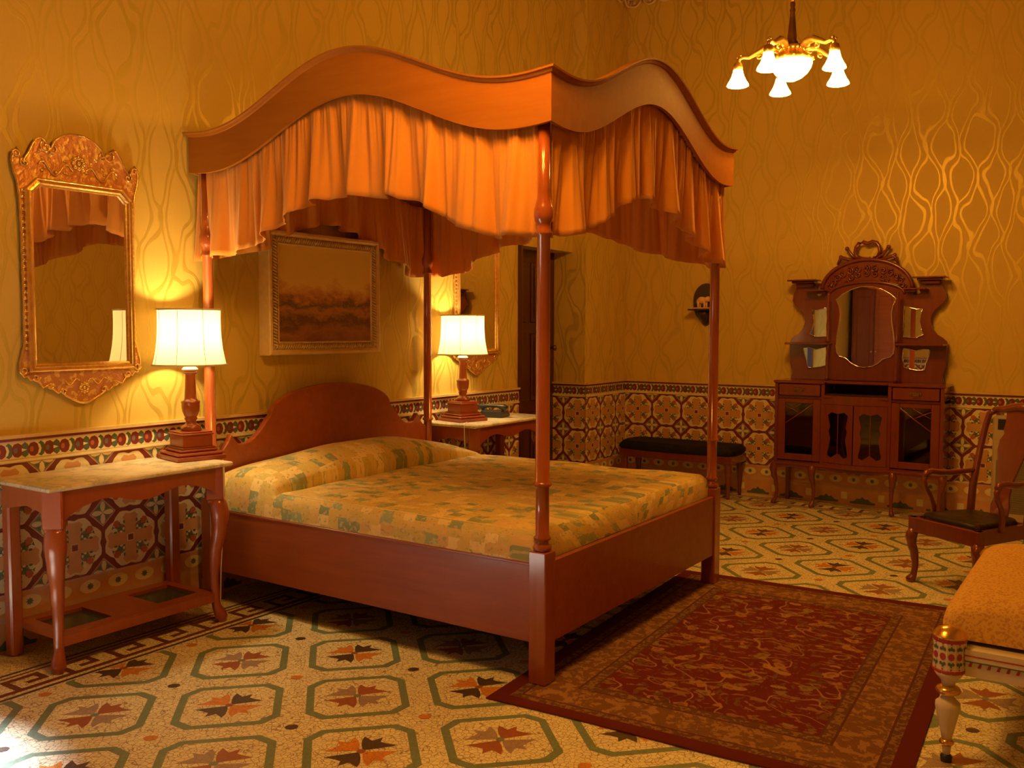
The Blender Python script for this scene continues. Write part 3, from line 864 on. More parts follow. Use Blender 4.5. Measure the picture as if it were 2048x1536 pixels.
# roof lining
b = MB(); rows = []
n = 28
for i in range(n + 1):
    r = []
    for j in range(n + 1):
        s = i / n; t = j / n
        z = max(0.0, min(wave(2 * s - 1), 1) * (1 if True else 0)); z2 = wave(2 * t - 1)
        edge_x = abs(2 * s - 1); edge_y = abs(2 * t - 1)
        # Coons-like blend between the four wavy edges
        zz = z + z2 - 0.0 - (z * z2 / 0.265) if True else 0
        zz = z * (edge_y ** 2) + z2 * (edge_x ** 2) + 0.265 * (1 - edge_y ** 2) * (1 - edge_x ** 2)
        zz = zz / max(1e-6, (edge_y ** 2 + edge_x ** 2 + (1 - edge_y ** 2) * (1 - edge_x ** 2)))
        if i in (0, n): zz = z2
        if j in (0, n): zz = z
        r.append((CX0 + 0.02 + (CX1 - CX0 - 0.04) * s, CY0 + 0.02 + (CY1 - CY0 - 0.04) * t, ZT - 0.06 + zz))
    rows.append(r)
b.sheet(rows); b.build('canopy_lining', 'roofcloth', bed, solid=0.006)
# gathered valances
def valance(k, s0, s1, seed):
    T, L = side_T(k); r = random.Random(seed); b = MB()
    # irregular fold phases
    knots = [s0]; 
    while knots[-1] < s1: knots.append(knots[-1] + r.uniform(0.06, 0.15))
    amp = [r.uniform(0.5, 1.0) for _ in knots]
    hemj = [r.uniform(-0.012, 0.012) for _ in knots]
    n = int((s1 - s0) / 0.006); rows = []
    nr = 16
    ph = [r.uniform(0, 6.28) for _ in range(4)]
    for q in range(nr + 1):
        v = q / nr; row = []
        for i in range(n + 1):
            s = s0 + (s1 - s0) * i / n
            ki = 0
            while ki < len(knots) - 2 and knots[ki + 1] < s: ki += 1
            f = (s - knots[ki]) / (knots[ki + 1] - knots[ki])
            a = amp[ki]
            fold = (math.sin(PI * f) ** 0.8) * a * (1 if ki % 2 else -1)
            fold2 = math.sin(s * 70 + ph[0]) * 0.35 + math.sin(s * 151 + ph[1] + v * 1.5) * 0.18
            gather = 0.006 * math.sin(s * 330 + ph[2]) * (1 - v) ** 2
            A = 0.012 + 0.044 * v ** 0.8
            off = -0.044 + A * (fold * (0.35 + 0.65 * v) + fold2 * (1 - 0.65 * v)) + gather
            off = min(off, -0.022 + 0.045 * max(0, v - 0.08) * 2)
            hem = 0.012 * math.sin(s * 9 + ph[3]) + hemj[ki] * math.sin(PI * f)
            ztop = ZB + 0.03 + zoff(k, s, L)
            zbot = 1.862 + 0.30 * (0.5 + 0.5 * math.cos(PI * min(1, abs(2 * s / L - 1) / 0.93))) * (0.265 / 0.30) + hem
            sw = 0.012 * v * math.sin(s * 21 + ph[1])
            row.append(T(s + sw, off, ztop + (zbot - ztop) * v))
        rows.append(row)
    b.sheet(rows)
    return b.build('valance', 'drape', bed, solid=0.003)
La, Lb = CX1 - CX0, CY1 - CY0
valance(0, 0.035, La - 0.088, 3)
valance(1, 0.078, Lb - 0.03, 5)
valance(2, 0.04, La - 0.03, 11)
valance(3, 0.03, Lb - 0.03, 17)

# ------------------------------------------------------------------ made bed (mattress under a patchwork cover, bolster under the cover)
mt = thing('bedspread', 'gold and green patchwork bedspread tucked over the mattress of the canopied bed', 'bedspread', (0.2, 1.115, 0.53))
def spread():
    b = MB()
    x0, x1, y0, y1 = -1.03, 1.055, -0.945, 0.90      # local extents
    zt, zb = 0.12, -0.010
    nx, ny = 200, 72
    rows, uvs = [], []
    def inset(t): return t
    for i in range(nx + 1):
        fx = i / nx; row = []; uv = []
        x = x0 + (x1 - x0) * fx
        for j in range(ny + 1):
            # section across the width: up the near side, over the top, down the far side
            fy = j / ny
            P = []
            sidew = 0.12
            if fy < sidew:
                a = fy / sidew
                ang = a * PI / 2
                y = y0 - 0.02 + 0.065 * (1 - math.cos(ang)) * 1 if a > 0.45 else y0 - 0.02 + 0.065 * (1 - math.cos(ang))
                z = zb + (zt - zb) * math.sin(ang) ** 0.75
            elif fy > 1 - sidew:
                a = (1 - fy) / sidew; ang = a * PI / 2
                y = y1 + 0.02 - 0.065 * (1 - math.cos(ang)); z = zb + (zt - zb) * math.sin(ang) ** 0.75
            else:
                y = y0 + 0.045 + (y1 - y0 - 0.09) * (fy - sidew) / (1 - 2 * sidew); z = zt
            xx, drop = x, 0
            if fx > 0.94:
                a = (1 - fx) / 0.06; ang = a * PI / 2
                drop = (1 - math.sin(ang) ** 0.7)
                xx = x1 - 0.05 * (1 - math.cos(ang)) + 0.0
                z = min(z, zb + (zt - zb) * (1 - drop))
            # bolster ridge near the head
            hx = x - (-0.80)
            hgt = 0.0
            if z > zt - 0.03 or True:
                yr = (y - y0) / (y1 - y0)
                w = max(0.0, math.sin(PI * min(1, max(0, (yr + 0.015) / 1.03))) ** (0.42 + 0.5 * yr))
                rr = 0.235
                q = (x + 0.80) / rr
                if abs(q) < 1: hgt = 0.170 * (1 - abs(q) ** 2.6) ** 0.62 * w
                if x < -0.815: hgt = max(hgt, 0.165 * w * (1 + (x + 0.815) * 1.2))
            z2 = z + (hgt * min(1, max(0, (z - zb) / (zt - zb))) ** 2)
            # soft rumples
            z2 += 0.006 * math.sin(x * 9 + y * 4) * math.sin(y * 7 - x * 2) * (1 if z > zt - 0.01 else 0.2)
            # tuck crease in front of the bolster
            if z > zt - 0.02: z2 -= 0.040 * math.exp(-((x + 0.566) / 0.013) ** 2) * min(1, w * 1.5)
            if x > -0.80 and hgt > 0: xx += 0.040 * math.sin(PI * min(1.0, hgt / 0.17)) * min(1, w)
            row.append((xx, y, z2))
            uv.append((x + drop * 0.13, y + (-(zt - z) if fy < .5 else (zt - z))))
        rows.append(row); uvs.append(uv)
    b.sheet(rows, 0, True, uvs)
    return b
spread().build('cover', 'spread', mt)
b = MB(); b.bb(-1.02, 1.03, -0.92, 0.88, -0.19, 0.08); b.build('mattress', 'cream_paint', mt)
# piped seams round the edge of the top
b = MB()
b.tube([(-0.52, -0.925, 0.112), (0.2, -0.925, 0.112), (0.98, -0.925, 0.112)], 0.0035, 5)
b.build('piping', 'spread', mt)

# ------------------------------------------------------------------ rug
rug = MB()
nx, ny = 26, 40
rows = []
for j in range(ny + 1):
    row = []
    for i in range(nx + 1):
        x = RW * i / nx; y = RL * j / ny
        row.append((x, y + 0.006 * math.sin(x * 5), 0.008))
    rows.append(row)
rug.sheet(rows, 0)
P0 = [r[0] for r in rows] + rows[-1][1:] + [r[-1] for r in reversed(rows)][1:] + list(reversed(rows[0]))[1:]
rug.sheet([P0, [(p[0], p[1], 0.0018) for p in P0]], 1)
o = rug.build('rug', ['rug', 'rugedge']); o.location = (1.16, -0.085, 0.0); o.rotation_euler = (0, 0, math.radians(3.2))
o['label'] = 'dark red oriental rug with gold vine borders under the foot of the bed'; o['category'] = 'rug'

# ------------------------------------------------------------------ console tables
def cabriole(b, p, dirx, diry, ztop, knee=0.05, ank=0.018, out=0.035, foot=0.03, zs=0.0, mat=0, n=10, kz=0.12):
    """S-curved leg at plan point p, swelling towards (dirx, diry)"""
    d = Vector((dirx, diry, 0)).normalized()
    keys = [(0.0, foot * 0.75, out * 0.9), (0.03, foot, out * 0.95), (0.07, foot * 0.85, out * 0.55), (0.15, ank, out * 0.0), (0.35, ank * 1.05, -out * 0.25), (0.55, ank * 1.35, out * 0.05), (0.75, knee * 0.75, out * 0.75), (0.88, knee * 0.95, out * 0.95), (0.96, knee * 0.9, out * 0.6), (1.0, knee * 0.8, out * 0.2)]
    pts, rs = [], []
    for i in range(25):
        t = i / 24
        for k in range(len(keys) - 1):
            if keys[k][0] <= t <= keys[k + 1][0]:
                f = (t - keys[k][0]) / (keys[k + 1][0] - keys[k][0]); f = f * f * (3 - 2 * f)
                r = keys[k][1] + (keys[k + 1][1] - keys[k][1]) * f; q = keys[k][2] + (keys[k + 1][2] - keys[k][2]) * f
                break
        pts.append((p[0] + d.x * q, p[1] + d.y * q, zs + t * (ztop - zs))); rs.append(r)
    b.tube(pts, rs, n, mat, True, 1.0, True, (d.x, d.y, 0))
def console_table(label, loc):
    t = thing('console_table', label, 'table', loc, 0, 'marble topped console tables either side of the bed')
    hx, hy = 0.235, 0.484
    b = MB(); b.bb(-hx, hx, -hy, hy, 0.798, 0.820, 0, 0.006); b.build('marble_top', 'marble', t)
    b = MB()
    # shaped front apron
    P = [(-0.44, 0.798), (-0.44, 0.66)]
    for i in range(41):
        u = -0.40 + 0.80 * i / 40
        z = 0.715 - 0.018 * math.cos(u / 0.40 * PI * 2) - 0.035 * max(0, (abs(u) - 0.30) / 0.10) ** 2
        P.append((u, z))
    P += [(0.44, 0.66), (0.44, 0.798)]
    b.prism(P, lambda a, c, d: (d, a, c), hx - 0.055, hx - 0.03)
    b.bb(-hx + 0.01, -hx + 0.03, -0.44, 0.44, 0.70, 0.798)
    for sy in (-1, 1):
        Q = [(-0.20, 0.798), (-0.20, 0.68), (-0.10, 0.70), (0.0, 0.715), (0.10, 0.70), (0.19, 0.66), (0.19, 0.798)]
        b.prism(Q, lambda a, c, d: (a, d * sy, c), 0.425, 0.45)
    b.build('apron', 'tablewood', t)
    for sy in (-1, 1):
        b = MB()
        b.box((hx - 0.065, sy * 0.42, 0.715), (0.085, 0.085, 0.17), PI / 4, 0, 0.006)
        b.box((hx - 0.065, sy * 0.42, 0.625), (0.074, 0.074, 0.02), PI / 4, 0, 0.006)
        cabriole(b, (hx - 0.07, sy * 0.415), 0.8, sy * 0.6, 0.63, 0.050, 0.022, 0.03, 0.034, 0.0, 0, 8)
        b.build('leg', 'tablewood', t)
        b = MB()
        b.box((-hx + 0.045, sy * 0.42, 0.40), (0.058, 0.058, 0.796), 0, 0, 0.008)
        b.build('leg', 'tablewood', t)
    b = MB()
    x0, x1 = -hx + 0.02, hx - 0.06
    z0, z1 = 0.125, 0.155
    # shelf frame with two openings for the marble insets
    b.bb(x0, x0 + 0.07, -0.40, 0.40, z0, z1); b.bb(x1 - 0.07, x1, -0.40, 0.40, z0, z1)
    for y0, y1 in ((-0.40, -0.35), (-0.12, 0.12), (0.35, 0.40)): b.bb(x0 + 0.07, x1 - 0.07, y0, y1, z0, z1)
    b.bb(x1 - 0.012, x1 + 0.004, -0.40, 0.40, z0 - 0.02, z1 - 0.004)
    sh = b.build('shelf', 'tablewood', t)
    for y0, y1 in ((-0.35, -0.12), (0.12, 0.35)):
        b = MB(); b.bb(x0 + 0.07, x1 - 0.07, y0, y1, z0 + 0.004, z0 + 0.014); b.build('shelf_inset', 'greenmarble', sh)
    return t
tab = console_table('marble topped console table nearest the camera, under the large gilt mirror left of the bed', (-0.722, -0.47, 0))
dup(tab, (-0.722, 2.58, 0), 0, 'marble topped console table beyond the bed, holding the telephone')

# ------------------------------------------------------------------ table lamps
def table_lamp(label, loc, rz):
    t = thing('table_lamp', label, 'lamp', loc, rz, 'lit table lamps on the console tables')
    b = MB()
    b.box((0, 0, 0.011), (0.262, 0.262, 0.022), 0, 0, 0.003)
    b.box((0, 0, 0.031), (0.240, 0.240, 0.018), 0, 0, 0.006)
    b.box((0, 0, 0.048), (0.200, 0.200, 0.016), 0, 0, 0.006)
    b.box((0, 0, 0.060), (0.180, 0.180, 0.010), 0, 0, 0.003)
    b.box((0, 0, 0.094), (0.160, 0.160, 0.062), 0, 0, 0.003)
    b.box((0, 0, 0.130), (0.172, 0.172, 0.010), 0, 0, 0.003)
    b.box((0, 0, 0.139), (0.160, 0.160, 0.010), 0, 0, 0.003)
    b.build('plinth', 'tablewood', t)
    b = MB()
    b.lathe([(0.05, 0.142), (0.053, 0.150), (0.050, 0.165), (0.040, 0.172), (0.028, 0.180), (0.026, 0.196), (0.034, 0.206), (0.030, 0.214), (0.036, 0.226), (0.043, 0.245), (0.046, 0.268), (0.0455, 0.285), (0.048, 0.290), (0.047, 0.297), (0.036, 0.303), (0.031, 0.312), (0.0285, 0.36), (0.0255, 0.43), (0.026, 0.436), (0.034, 0.441), (0.035, 0.450), (0.020, 0.455)], (0, 0, 0), 24)
    b.build('column', 'postwood', t)
    b = MB()
    b.lathe([(0.022, 0.453), (0.040, 0.457), (0.041, 0.463), (0.030, 0.474), (0.012, 0.480), (0.009, 0.50), (0.009, 0.545)], (0, 0, 0), 18)
    b.build('collar', 'cream_paint', t)
    b = MB(); b.lathe([(0.0, 0.60), (0.02, 0.61), (0.03, 0.635), (0.028, 0.66), (0.014, 0.685), (0.014, 0.56 + 0.13), (0.0, 0.70)], (0, 0, 0), 12)
    b.build('bulb', 'bulb', t)
    # waisted eight panel shade with seams
    prof = []
    for i in range(17):
        v = i / 16; r = 0.158 + 0.026 * (1 - v) ** 2.6 - 0.002 * math.sin(PI * v)
        prof.append((r, 0.486 + 0.284 * v))
    V = []; F = []; n = 64
    for r, z in prof:
        for i in range(n):
            a = 2 * PI * i / n; k = abs(math.cos(4 * a)) ** 6
            rr = r * (0.985 + 0.015 * k) + 0.0012 * math.sin(a * 90)
            V.append((rr * math.cos(a), rr * math.sin(a), z))
    for q in range(len(prof) - 1):
        for i in range(n):
            j = (i + 1) % n; F.append((q * n + i, q * n + j, (q + 1) * n + j, (q + 1) * n + i))
    b = MB(); b.add(V, F, 0, True)
    sh = b.build('lamp_shade', 'shade', t)
    b = MB()
    for (r, z) in ((prof[0][0], prof[0][1]), (prof[-1][0], prof[-1][1])):
        b.tube([(r * math.cos(2 * PI * i / 48), r * math.sin(2 * PI * i / 48), z) for i in range(49)], 0.0045, 6)
    for k in range(8):
        a = 2 * PI * k / 8
        b.tube([((r + 0.001) * math.cos(a), (r + 0.001) * math.sin(a), z) for r, z in prof], 0.0016, 4)
    b.build('trim_braid', 'shade_trim' if 'shade_trim' in M else 'cream_paint', sh)
    return t
def lamp_light(loc):
    l = bpy.data.lights.new('lamp_glow', 'POINT'); l.energy = LAMP_W; l.color = LAMP_COL; l.shadow_soft_size = 0.035
    o = bpy.data.objects.new('lamp_glow', l); C.objects.link(o); o.location = loc
L1 = (-0.765, -0.030, 0.8205); L2 = (-0.79, 2.345, 0.8205)
lamp = table_lamp('lit table lamp with cream shade nearer the camera, left of the bed', L1, math.radians(-12))
dup(lamp, L2, math.radians(-14), 'lit table lamp with cream shade beside the telephone, beyond the bed')
for c in (L1, L2): lamp_light((c[0], c[1], c[2] + 0.645))
# flexes with inline switches, hanging off the table ends
def flex(name, label, pts, sw):
    b = MB(); b.tube(pts, 0.0032, 6)
    o = b.build(name, 'white_plastic'); o['label'] = label; o['category'] = 'cable'
    if sw:
        c = MB(); c.box(sw, (0.018, 0.022, 0.05), 0, 0, 0.006); c.build('inline_switch', 'white_plastic', o)
flex('lamp_flex', 'white lamp flex with inline switch hanging behind the near console table', [(-0.60, 0.035, 0.815), (-0.595, 0.040, 0.79), (-0.60, 0.040, 0.72), (-0.60, 0.045, 0.62), (-0.605, 0.035, 0.45), (-0.62, 0.03, 0.25), (-0.63, 0.03, 0.06), (-0.64, 0.03, 0.004)], (-0.60, 0.045, 0.62))
flex('lamp_flex', 'thin white lamp flex hanging from the far console table edge', [(-0.66, 2.22, 0.8245), (-0.60, 2.11, 0.8245), (-0.585, 2.091, 0.815), (-0.583, 2.089, 0.78), (-0.585, 2.10, 0.6), (-0.60, 2.105, 0.3), (-0.61, 2.11, 0.004)], None)

# ------------------------------------------------------------------ telephone
ph = thing('telephone', 'black desk telephone on the far marble console table', 'telephone', (-0.76, 2.72, 0.8205), math.radians(105))
b = MB(); b.prism([(-0.10, 0), (0.10, 0), (0.10, 0.022), (-0.06, 0.058), (-0.10, 0.05)], lambda a, c, d: (a, d, c), -0.085, 0.085); b.build('body', 'plastic', ph, bevel=0.006)
b = MB(); b.tube([(-0.06, -0.115, 0.070), (-0.06, -0.09, 0.080), (-0.06, -0.04, 0.088), (-0.06, 0.04, 0.088), (-0.06, 0.09, 0.080), (-0.06, 0.115, 0.070)], [0.022, 0.026, 0.014, 0.014, 0.026, 0.022], 10)
b.build('handset', 'plastic', ph)
b = MB()
for i in range(4):
    for j in range(3): b.box((0.0 + i * 0.024, -0.03 + j * 0.028, 0.047 - i * 0.0055), (0.016, 0.018, 0.008), 0, 0, 0.002)
b.build('keypad', 'grille', ph)
b = MB(); b.tube([(0.02 + 0.10 * t + 0.01 * math.cos(t * 90), 0.11 + 0.06 * t, 0.012 + 0.008 * math.sin(t * 90)) for t in [i / 60 for i in range(61)]], 0.004, 5)
b.build('coiled_cord', 'plastic', ph)

# ------------------------------------------------------------------ gilt wall mirrors
def spiral(c, r0, r1, turns, a0, sgn, n=22):
    return [(c[0] + (r0 + (r1 - r0) * i / n) * math.cos(a0 + sgn * turns * 2 * PI * i / n), c[1] + (r0 + (r1 - r0) * i / n) * math.sin(a0 + sgn * turns * 2 * PI * i / n)) for i in range(n + 1)]
def gilt_mirror(label, loc):
    t = thing('wall_mirror', label, 'mirror', loc, 0, 'gilt framed mirrors above the console tables')
    # local: y across, z up, x out of the wall; z origin = bottom of the plate
    Z = -1.33
    half = [(0, 2.418), (.045, 2.413), (.085, 2.397), (.118, 2.368), (.130, 2.340), (.138, 2.322), (.150, 2.335), (.160, 2.362), (.182, 2.376), (.205, 2.366), (.224, 2.335), (.240, 2.300), (.262, 2.268), (.266, 2.248), (.278, 2.262), (.284, 2.292), (.298, 2.312), (.312, 2.296), (.318, 2.26), (.312, 2.215), (.296, 2.165), (.288, 2.10), (.283, 1.95), (.281, 1.60), (.284, 1.42), (.296, 1.37), (.308, 1.33), (.306, 1.292), (.292, 1.268), (.275, 1.272), (.262, 1.252), (.240, 1.258), (.222, 1.240), (.205, 1.216), (.185, 1.222), (.168, 1.232), (.155, 1.205), (.132, 1.186), (.112, 1.192), (.098, 1.172), (.075, 1.160), (.050, 1.146), (.025, 1.134), (0, 1.131)]
    P = [(a, c + Z) for a, c in half] + [(-a, c + Z) for a, c in reversed(half[1:-1])]
    T = lambda a, c, d: (d, a, c)
    b = MB(); b.prism(P[::-1], T, 0.004, 0.022); b.build('carved_backboard', 'giltred', t, bevel=0.004)
    b = MB()
    Q = P + [P[0]]
    b.tube([(0.024, a, c) for a, c in Q], 0.006, 6)
    for s in (-1, 1):
        for cc, r0, a0, tn, sg in (((.158, 2.338), .030, 1.0, 1.1, -1), ((.128, 2.330), .022, 2.0, .9, 1), ((.262, 2.250), .022, 1.2, 1.1, -1), ((.298, 2.286), .018, 0.0, 1.1, 1), ((.292, 1.298), .020, 0.0, 1.2, -1), ((.235, 1.262), .018, 3.0, 1.2, 1), ((.165, 1.222), .016, 0.0, 1.2, -1), ((.105, 1.190), .016, 0.0, 1.2, 1)):
            b.tube([(0.026, s * a, c + Z) for a, c in spiral(cc, r0, 0.006, tn, a0, sg)], 0.0055, 6)
        for i in range(26):
            z = 1.40 + i * 0.029
            b.ball((0.026, s * 0.278, z + Z), 0.009, 5, 0, (0.7, 1, 1))
    # relief leaves and flower heads
    r = random.Random(4)
    for i in range(9):
        a = 2 * PI * i / 8
        b.ball((0.026, 0.026 * math.cos(a) if i < 8 else 0, 2.285 + Z + (0.026 * math.sin(a) if i < 8 else 0)), 0.013, 6, 0, (0.7, 1, 1))
        b.ball((0.026, 0.020 * math.cos(a) if i < 8 else 0, 1.205 + Z + (0.020 * math.sin(a) if i < 8 else 0)), 0.010, 6, 0, (0.7, 1, 1))
    for s in (-1, 1):
        for k in range(12):
            y = s * r.uniform(0.03, 0.2); z = r.uniform(2.215, 2.34)
            b.ball((0.024, y, z + Z), r.uniform(0.006, 0.012), 5, 0, (0.6, 1.3, 0.8))
        b.tube([(0.026, s * (0.03 + 0.17 * q), 2.24 + Z + 0.03 * math.sin(q * 9)) for q in [i / 16 for i in range(17)]], 0.005, 5)
        b.tube([(0.026, s * (0.02 + 0.10 * q), 1.235 + Z + 0.015 * math.sin(q * 9)) for q in [i / 12 for i in range(13)]], 0.004, 5)
    b.build('carved_relief', 'gilt', t)
    # moulded frame with clipped top corners
    def ring(w, zt, zb, ch): return [(-w, zb), (w, zb), (w, zt - ch), (w - ch, zt), (-w + ch, zt), (-w, zt - ch)]
    sec = [(0.272, 2.188, 1.290, .052, 0.022), (0.272, 2.188, 1.290, .052, 0.040), (0.266, 2.182, 1.296, .050, 0.046), (0.258, 2.174, 1.304, .047, 0.040), (0.254, 2.170, 1.308, .045, 0.046), (0.248, 2.164, 1.314, .043, 0.048), (0.242, 2.158, 1.320, .040, 0.038), (0.236, 2.152, 1.326, .038, 0.036), (0.232, 2.148, 1.330, .036, 0.026)]
    rows = [[(d, a, c + Z) for a, c in ring(w, zt, zb, ch)] for w, zt, zb, ch, d in sec]
    b = MB(); b.sheet(rows, 0, False, None, True); b.build('inner_frame', 'gilt', t)
    b = MB(); b.prism([(a, c + Z) for a, c in ring(0.236, 2.152, 1.326, .038)][::-1], T, 0.0225, 0.027); b.build('mirror_plate', 'mirror', t)
    return t
gm = gilt_mirror('gilt mirror with carved crest over the near console table, reflecting the canopy', (XW, -0.497, 1.33))
dup(gm, (XW, 2.755, 1.335), 0, 'gilt mirror partly hidden behind the valance, above the far console table')

# ------------------------------------------------------------------ painting
pt = thing('framed_painting', 'gold framed landscape painting hanging over the headboard', 'painting', (XW, 1.09, 1.335))
hw, hh = 0.475, 0.735
b = MB()
b.bb(0.0, 0.085, -hw, hw, 0, 0.03); b.bb(0.0, 0.085, -hw, hw, hh - 0.03, hh); b.bb(0.0, 0.085, -hw, -hw + 0.03, 0.03, hh - 0.03); b.bb(0.0, 0.085, hw - 0.03, hw, 0.03, hh - 0.03)
sec = [(0, 0.085), (0.006, 0.094), (0.018, 0.096), (0.026, 0.088), (0.032, 0.084)]
rows = [[(d, -hw + q, q), (d, hw - q, q), (d, hw - q, hh - q), (d, -hw + q, hh - q)] for q, d in sec]
rows = [[(r[0], r[1], r[2]) for r in row] for row in rows]
b.sheet(rows, 0, False, None, True)
sec = [(0.070, 0.084), (0.076, 0.088), (0.084, 0.072), (0.086, 0.060)]
rows = [[(d, -hw + q, q), (d, hw - q, q), (d, hw - q, hh - q), (d, -hw + q, hh - q)] for q, d in sec]
b.sheet(rows, 0, False, None, True)
fr = b.build('frame', 'silvergilt', pt)
b = MB()
q = 0.051
rows = [[(0.078, -hw + k, k), (0.078, hw - k, k), (0.078, hw - k, hh - k), (0.078, -hw + k, hh - k)] for k in (0.028, 0.074)]
b.sheet(rows, 0, False, None, True)
def rope(p0, p1):
    p0, p1 = Vector(p0), Vector(p1); L = (p1 - p0).length; n = int(L / 0.018); d = (p1 - p0).normalized(); side = Vector((1, 0, 0)).cross(d)
    for i in range(n):
        c = p0 + d * (i + .5) * L / n
        b.tube([tuple(c - side * 0.018 - d * 0.009), tuple(c + Vector((0.006, 0, 0))), tuple(c + side * 0.018 + d * 0.009)], [0.004, 0.0075, 0.004], 5)
rope((0.082, -hw + q, q), (0.082, hw - q, q)); rope((0.082, hw - q, q), (0.082, hw - q, hh - q)); rope((0.082, hw - q, hh - q), (0.082, -hw + q, hh - q)); rope((0.082, -hw + q, hh - q), (0.082, -hw + q, q))
b.build('rope_moulding', 'silvergilt', fr)
b = MB(); b.bb(0.068, 0.076, -hw + 0.08, hw - 0.08, 0.08, hh - 0.08); b.build('canvas', 'painting', pt)

# ------------------------------------------------------------------ chandeliers
def chandelier(label, loc):
    t = thing('chandelier', label, 'chandelier', loc, 0, 'five armed chandeliers')
    z0 = 3.07        # reference height of the bowl centre
    b = MB()
    b.lathe([(0.012, 0.33), (0.012, ZC - z0 - 0.05), (0.05, ZC - z0 - 0.03), (0.06, ZC - z0)], (0, 0, 0), 16)
    b.lathe([(0.034, 0.12), (0.036, 0.135), (0.026, 0.15), (0.027, 0.17), (0.020, 0.24), (0.014, 0.31), (0.018, 0.325), (0.012, 0.34), (0.016, 0.36), (0.010, 0.38)], (0, 0, 0), 18)
    b.build('stem', 'darkbrass', t)
    b = MB()
    b.lathe([(0.03, 0.125), (0.055, 0.118), (0.066, 0.105), (0.064, 0.085), (0.075, 0.078), (0.088, 0.066), (0.104, 0.050), (0.122, 0.040), (0.126, 0.028), (0.120, 0.022), (0.05, 0.03)], (0, 0, 0), 32)
    for k in range(16):
        a = 2 * PI * k / 16
        b.ball((0.067 * math.cos(a), 0.067 * math.sin(a), 0.096), 0.010, 6, 0, (1, 1, 1.2))
        b.ball((0.125 * math.cos(a), 0.125 * math.sin(a), 0.034), 0.008, 5)
    b.build('hub', 'brass', t)
    b = MB(); b.lathe([(0.117, 0.030), (0.120, 0.010), (0.113, -0.015), (0.094, -0.045), (0.062, -0.072), (0.028, -0.088), (0.0, -0.092)], (0, 0, 0), 32)
    b.build('glass_bowl', 'bowl', t)
    F2 = Vector((-0.299, 0.954, 0)); R2 = Vector((0.954, 0.299, 0))
    for k, a in enumerate((-12, 60, 132, 204, 276)):
        d = R2 * math.sin(math.radians(a)) + F2 * math.cos(math.radians(a)); s = Vector((-d.y, d.x, 0))
        b = MB()
        keys = [(0.075, 0.095), (0.11, 0.115), (0.16, 0.118), (0.21, 0.095), (0.25, 0.075), (0.285, 0.080), (0.308, 0.072), (0.315, 0.045)]
        b.tube([(d.x * r, d.y * r, z) for r, z in keys], [0.016, 0.024, 0.022, 0.016, 0.013, 0.012, 0.011, 0.010], 8)
        for r0, z_, rr in ((0.12, 0.10, 0.026), (0.19, 0.075, 0.020)):
            pts = [(d.x * (r0 + c_[0]), d.y * (r0 + c_[0]), z_ + c_[1]) for c_ in spiral((0, 0), rr, 0.006, 1.3, 0.5, 1)]
            b.tube(pts, 0.006, 6)
        b.ball((d.x * 0.30, d.y * 0.30, 0.092), 0.010, 6); b.ball((d.x * 0.322, d.y * 0.322, 0.080), 0.007, 5)
        b.lathe([(0.010, 0.055), (0.024, 0.046), (0.030, 0.022), (0.028, 0.006)], (d.x * 0.315, d.y * 0.315, 0), 14)
        arm = b.build('arm', 'brass', t)
        b = MB()
        b.lathe([(0.027, 0.010), (0.031, -0.010), (0.039, -0.035), (0.050, -0.058), (0.062, -0.076), (0.066, -0.088), (0.060, -0.092), (0.0, -0.085)], (d.x * 0.315, d.y * 0.315, 0), 20)
        b.build('glass_bell', 'bell', arm)
    return t
ch = chandelier('lit five armed brass chandelier with opal bells hanging before the back wall', (1.527, 2.537, 3.07))
c2 = dup(ch, (1.45, -0.55, 3.09), 0.5, 'lit five armed brass chandelier hanging over the floor on the near side of the bed')

# ------------------------------------------------------------------ black upholstered bench by the back wall
bn = thing('upholstered_bench', 'long low bench with black padded top standing against the back wall', 'bench', (-0.125, 4.80, 0))
b = MB()
rows = []
for i in range(13):
    v = i / 12
    row = []
    for j in range(32):
        a = 2 * PI * j / 32
        ca, sa = math.cos(a), math.sin(a)
        k = 1 / max(abs(ca), abs(sa)) ** 0.85
        w = 1 - 0.06 * abs(2 * v - 1) ** 3
        row.append((0.57 * min(1, abs(ca) * k) * (1 if ca > 0 else -1) * w, 0.20 * min(1, abs(sa) * k) * (1 if sa > 0 else -1) * w, 0.375 + 0.075 * v + (0.01 if v == 1 else 0)))
    rows.append(row)
b.sheet(rows, 0, True, None, True); b.face(rows[-1])
b.build('padded_top', 'black_up', bn)
b = MB(); b.bb(-0.55, 0.55, -0.185, 0.185, 0.31, 0.385, 0, 0.006)
b.build('seat_frame', 'darkwood', bn)
for sx in (-1, 1):
    for sy in (-1, 1):
        b = MB(); b.lathe([(0.014, 0.001), (0.018, 0.03), (0.014, 0.06), (0.022, 0.14), (0.030, 0.24), (0.028, 0.29), (0.034, 0.32), (0.034, 0.37)], (sx * 0.505, sy * 0.145, 0), 12); b.build('leg', 'darkwood', bn)

# ------------------------------------------------------------------ display cabinet
dc = thing('display_cabinet', 'tall carved cherry display cabinet with mirrored shelves against the back wall', 'cabinet', (1.427, 4.87, 0))
yf, yb = -0.17, 0.165
b = MB()
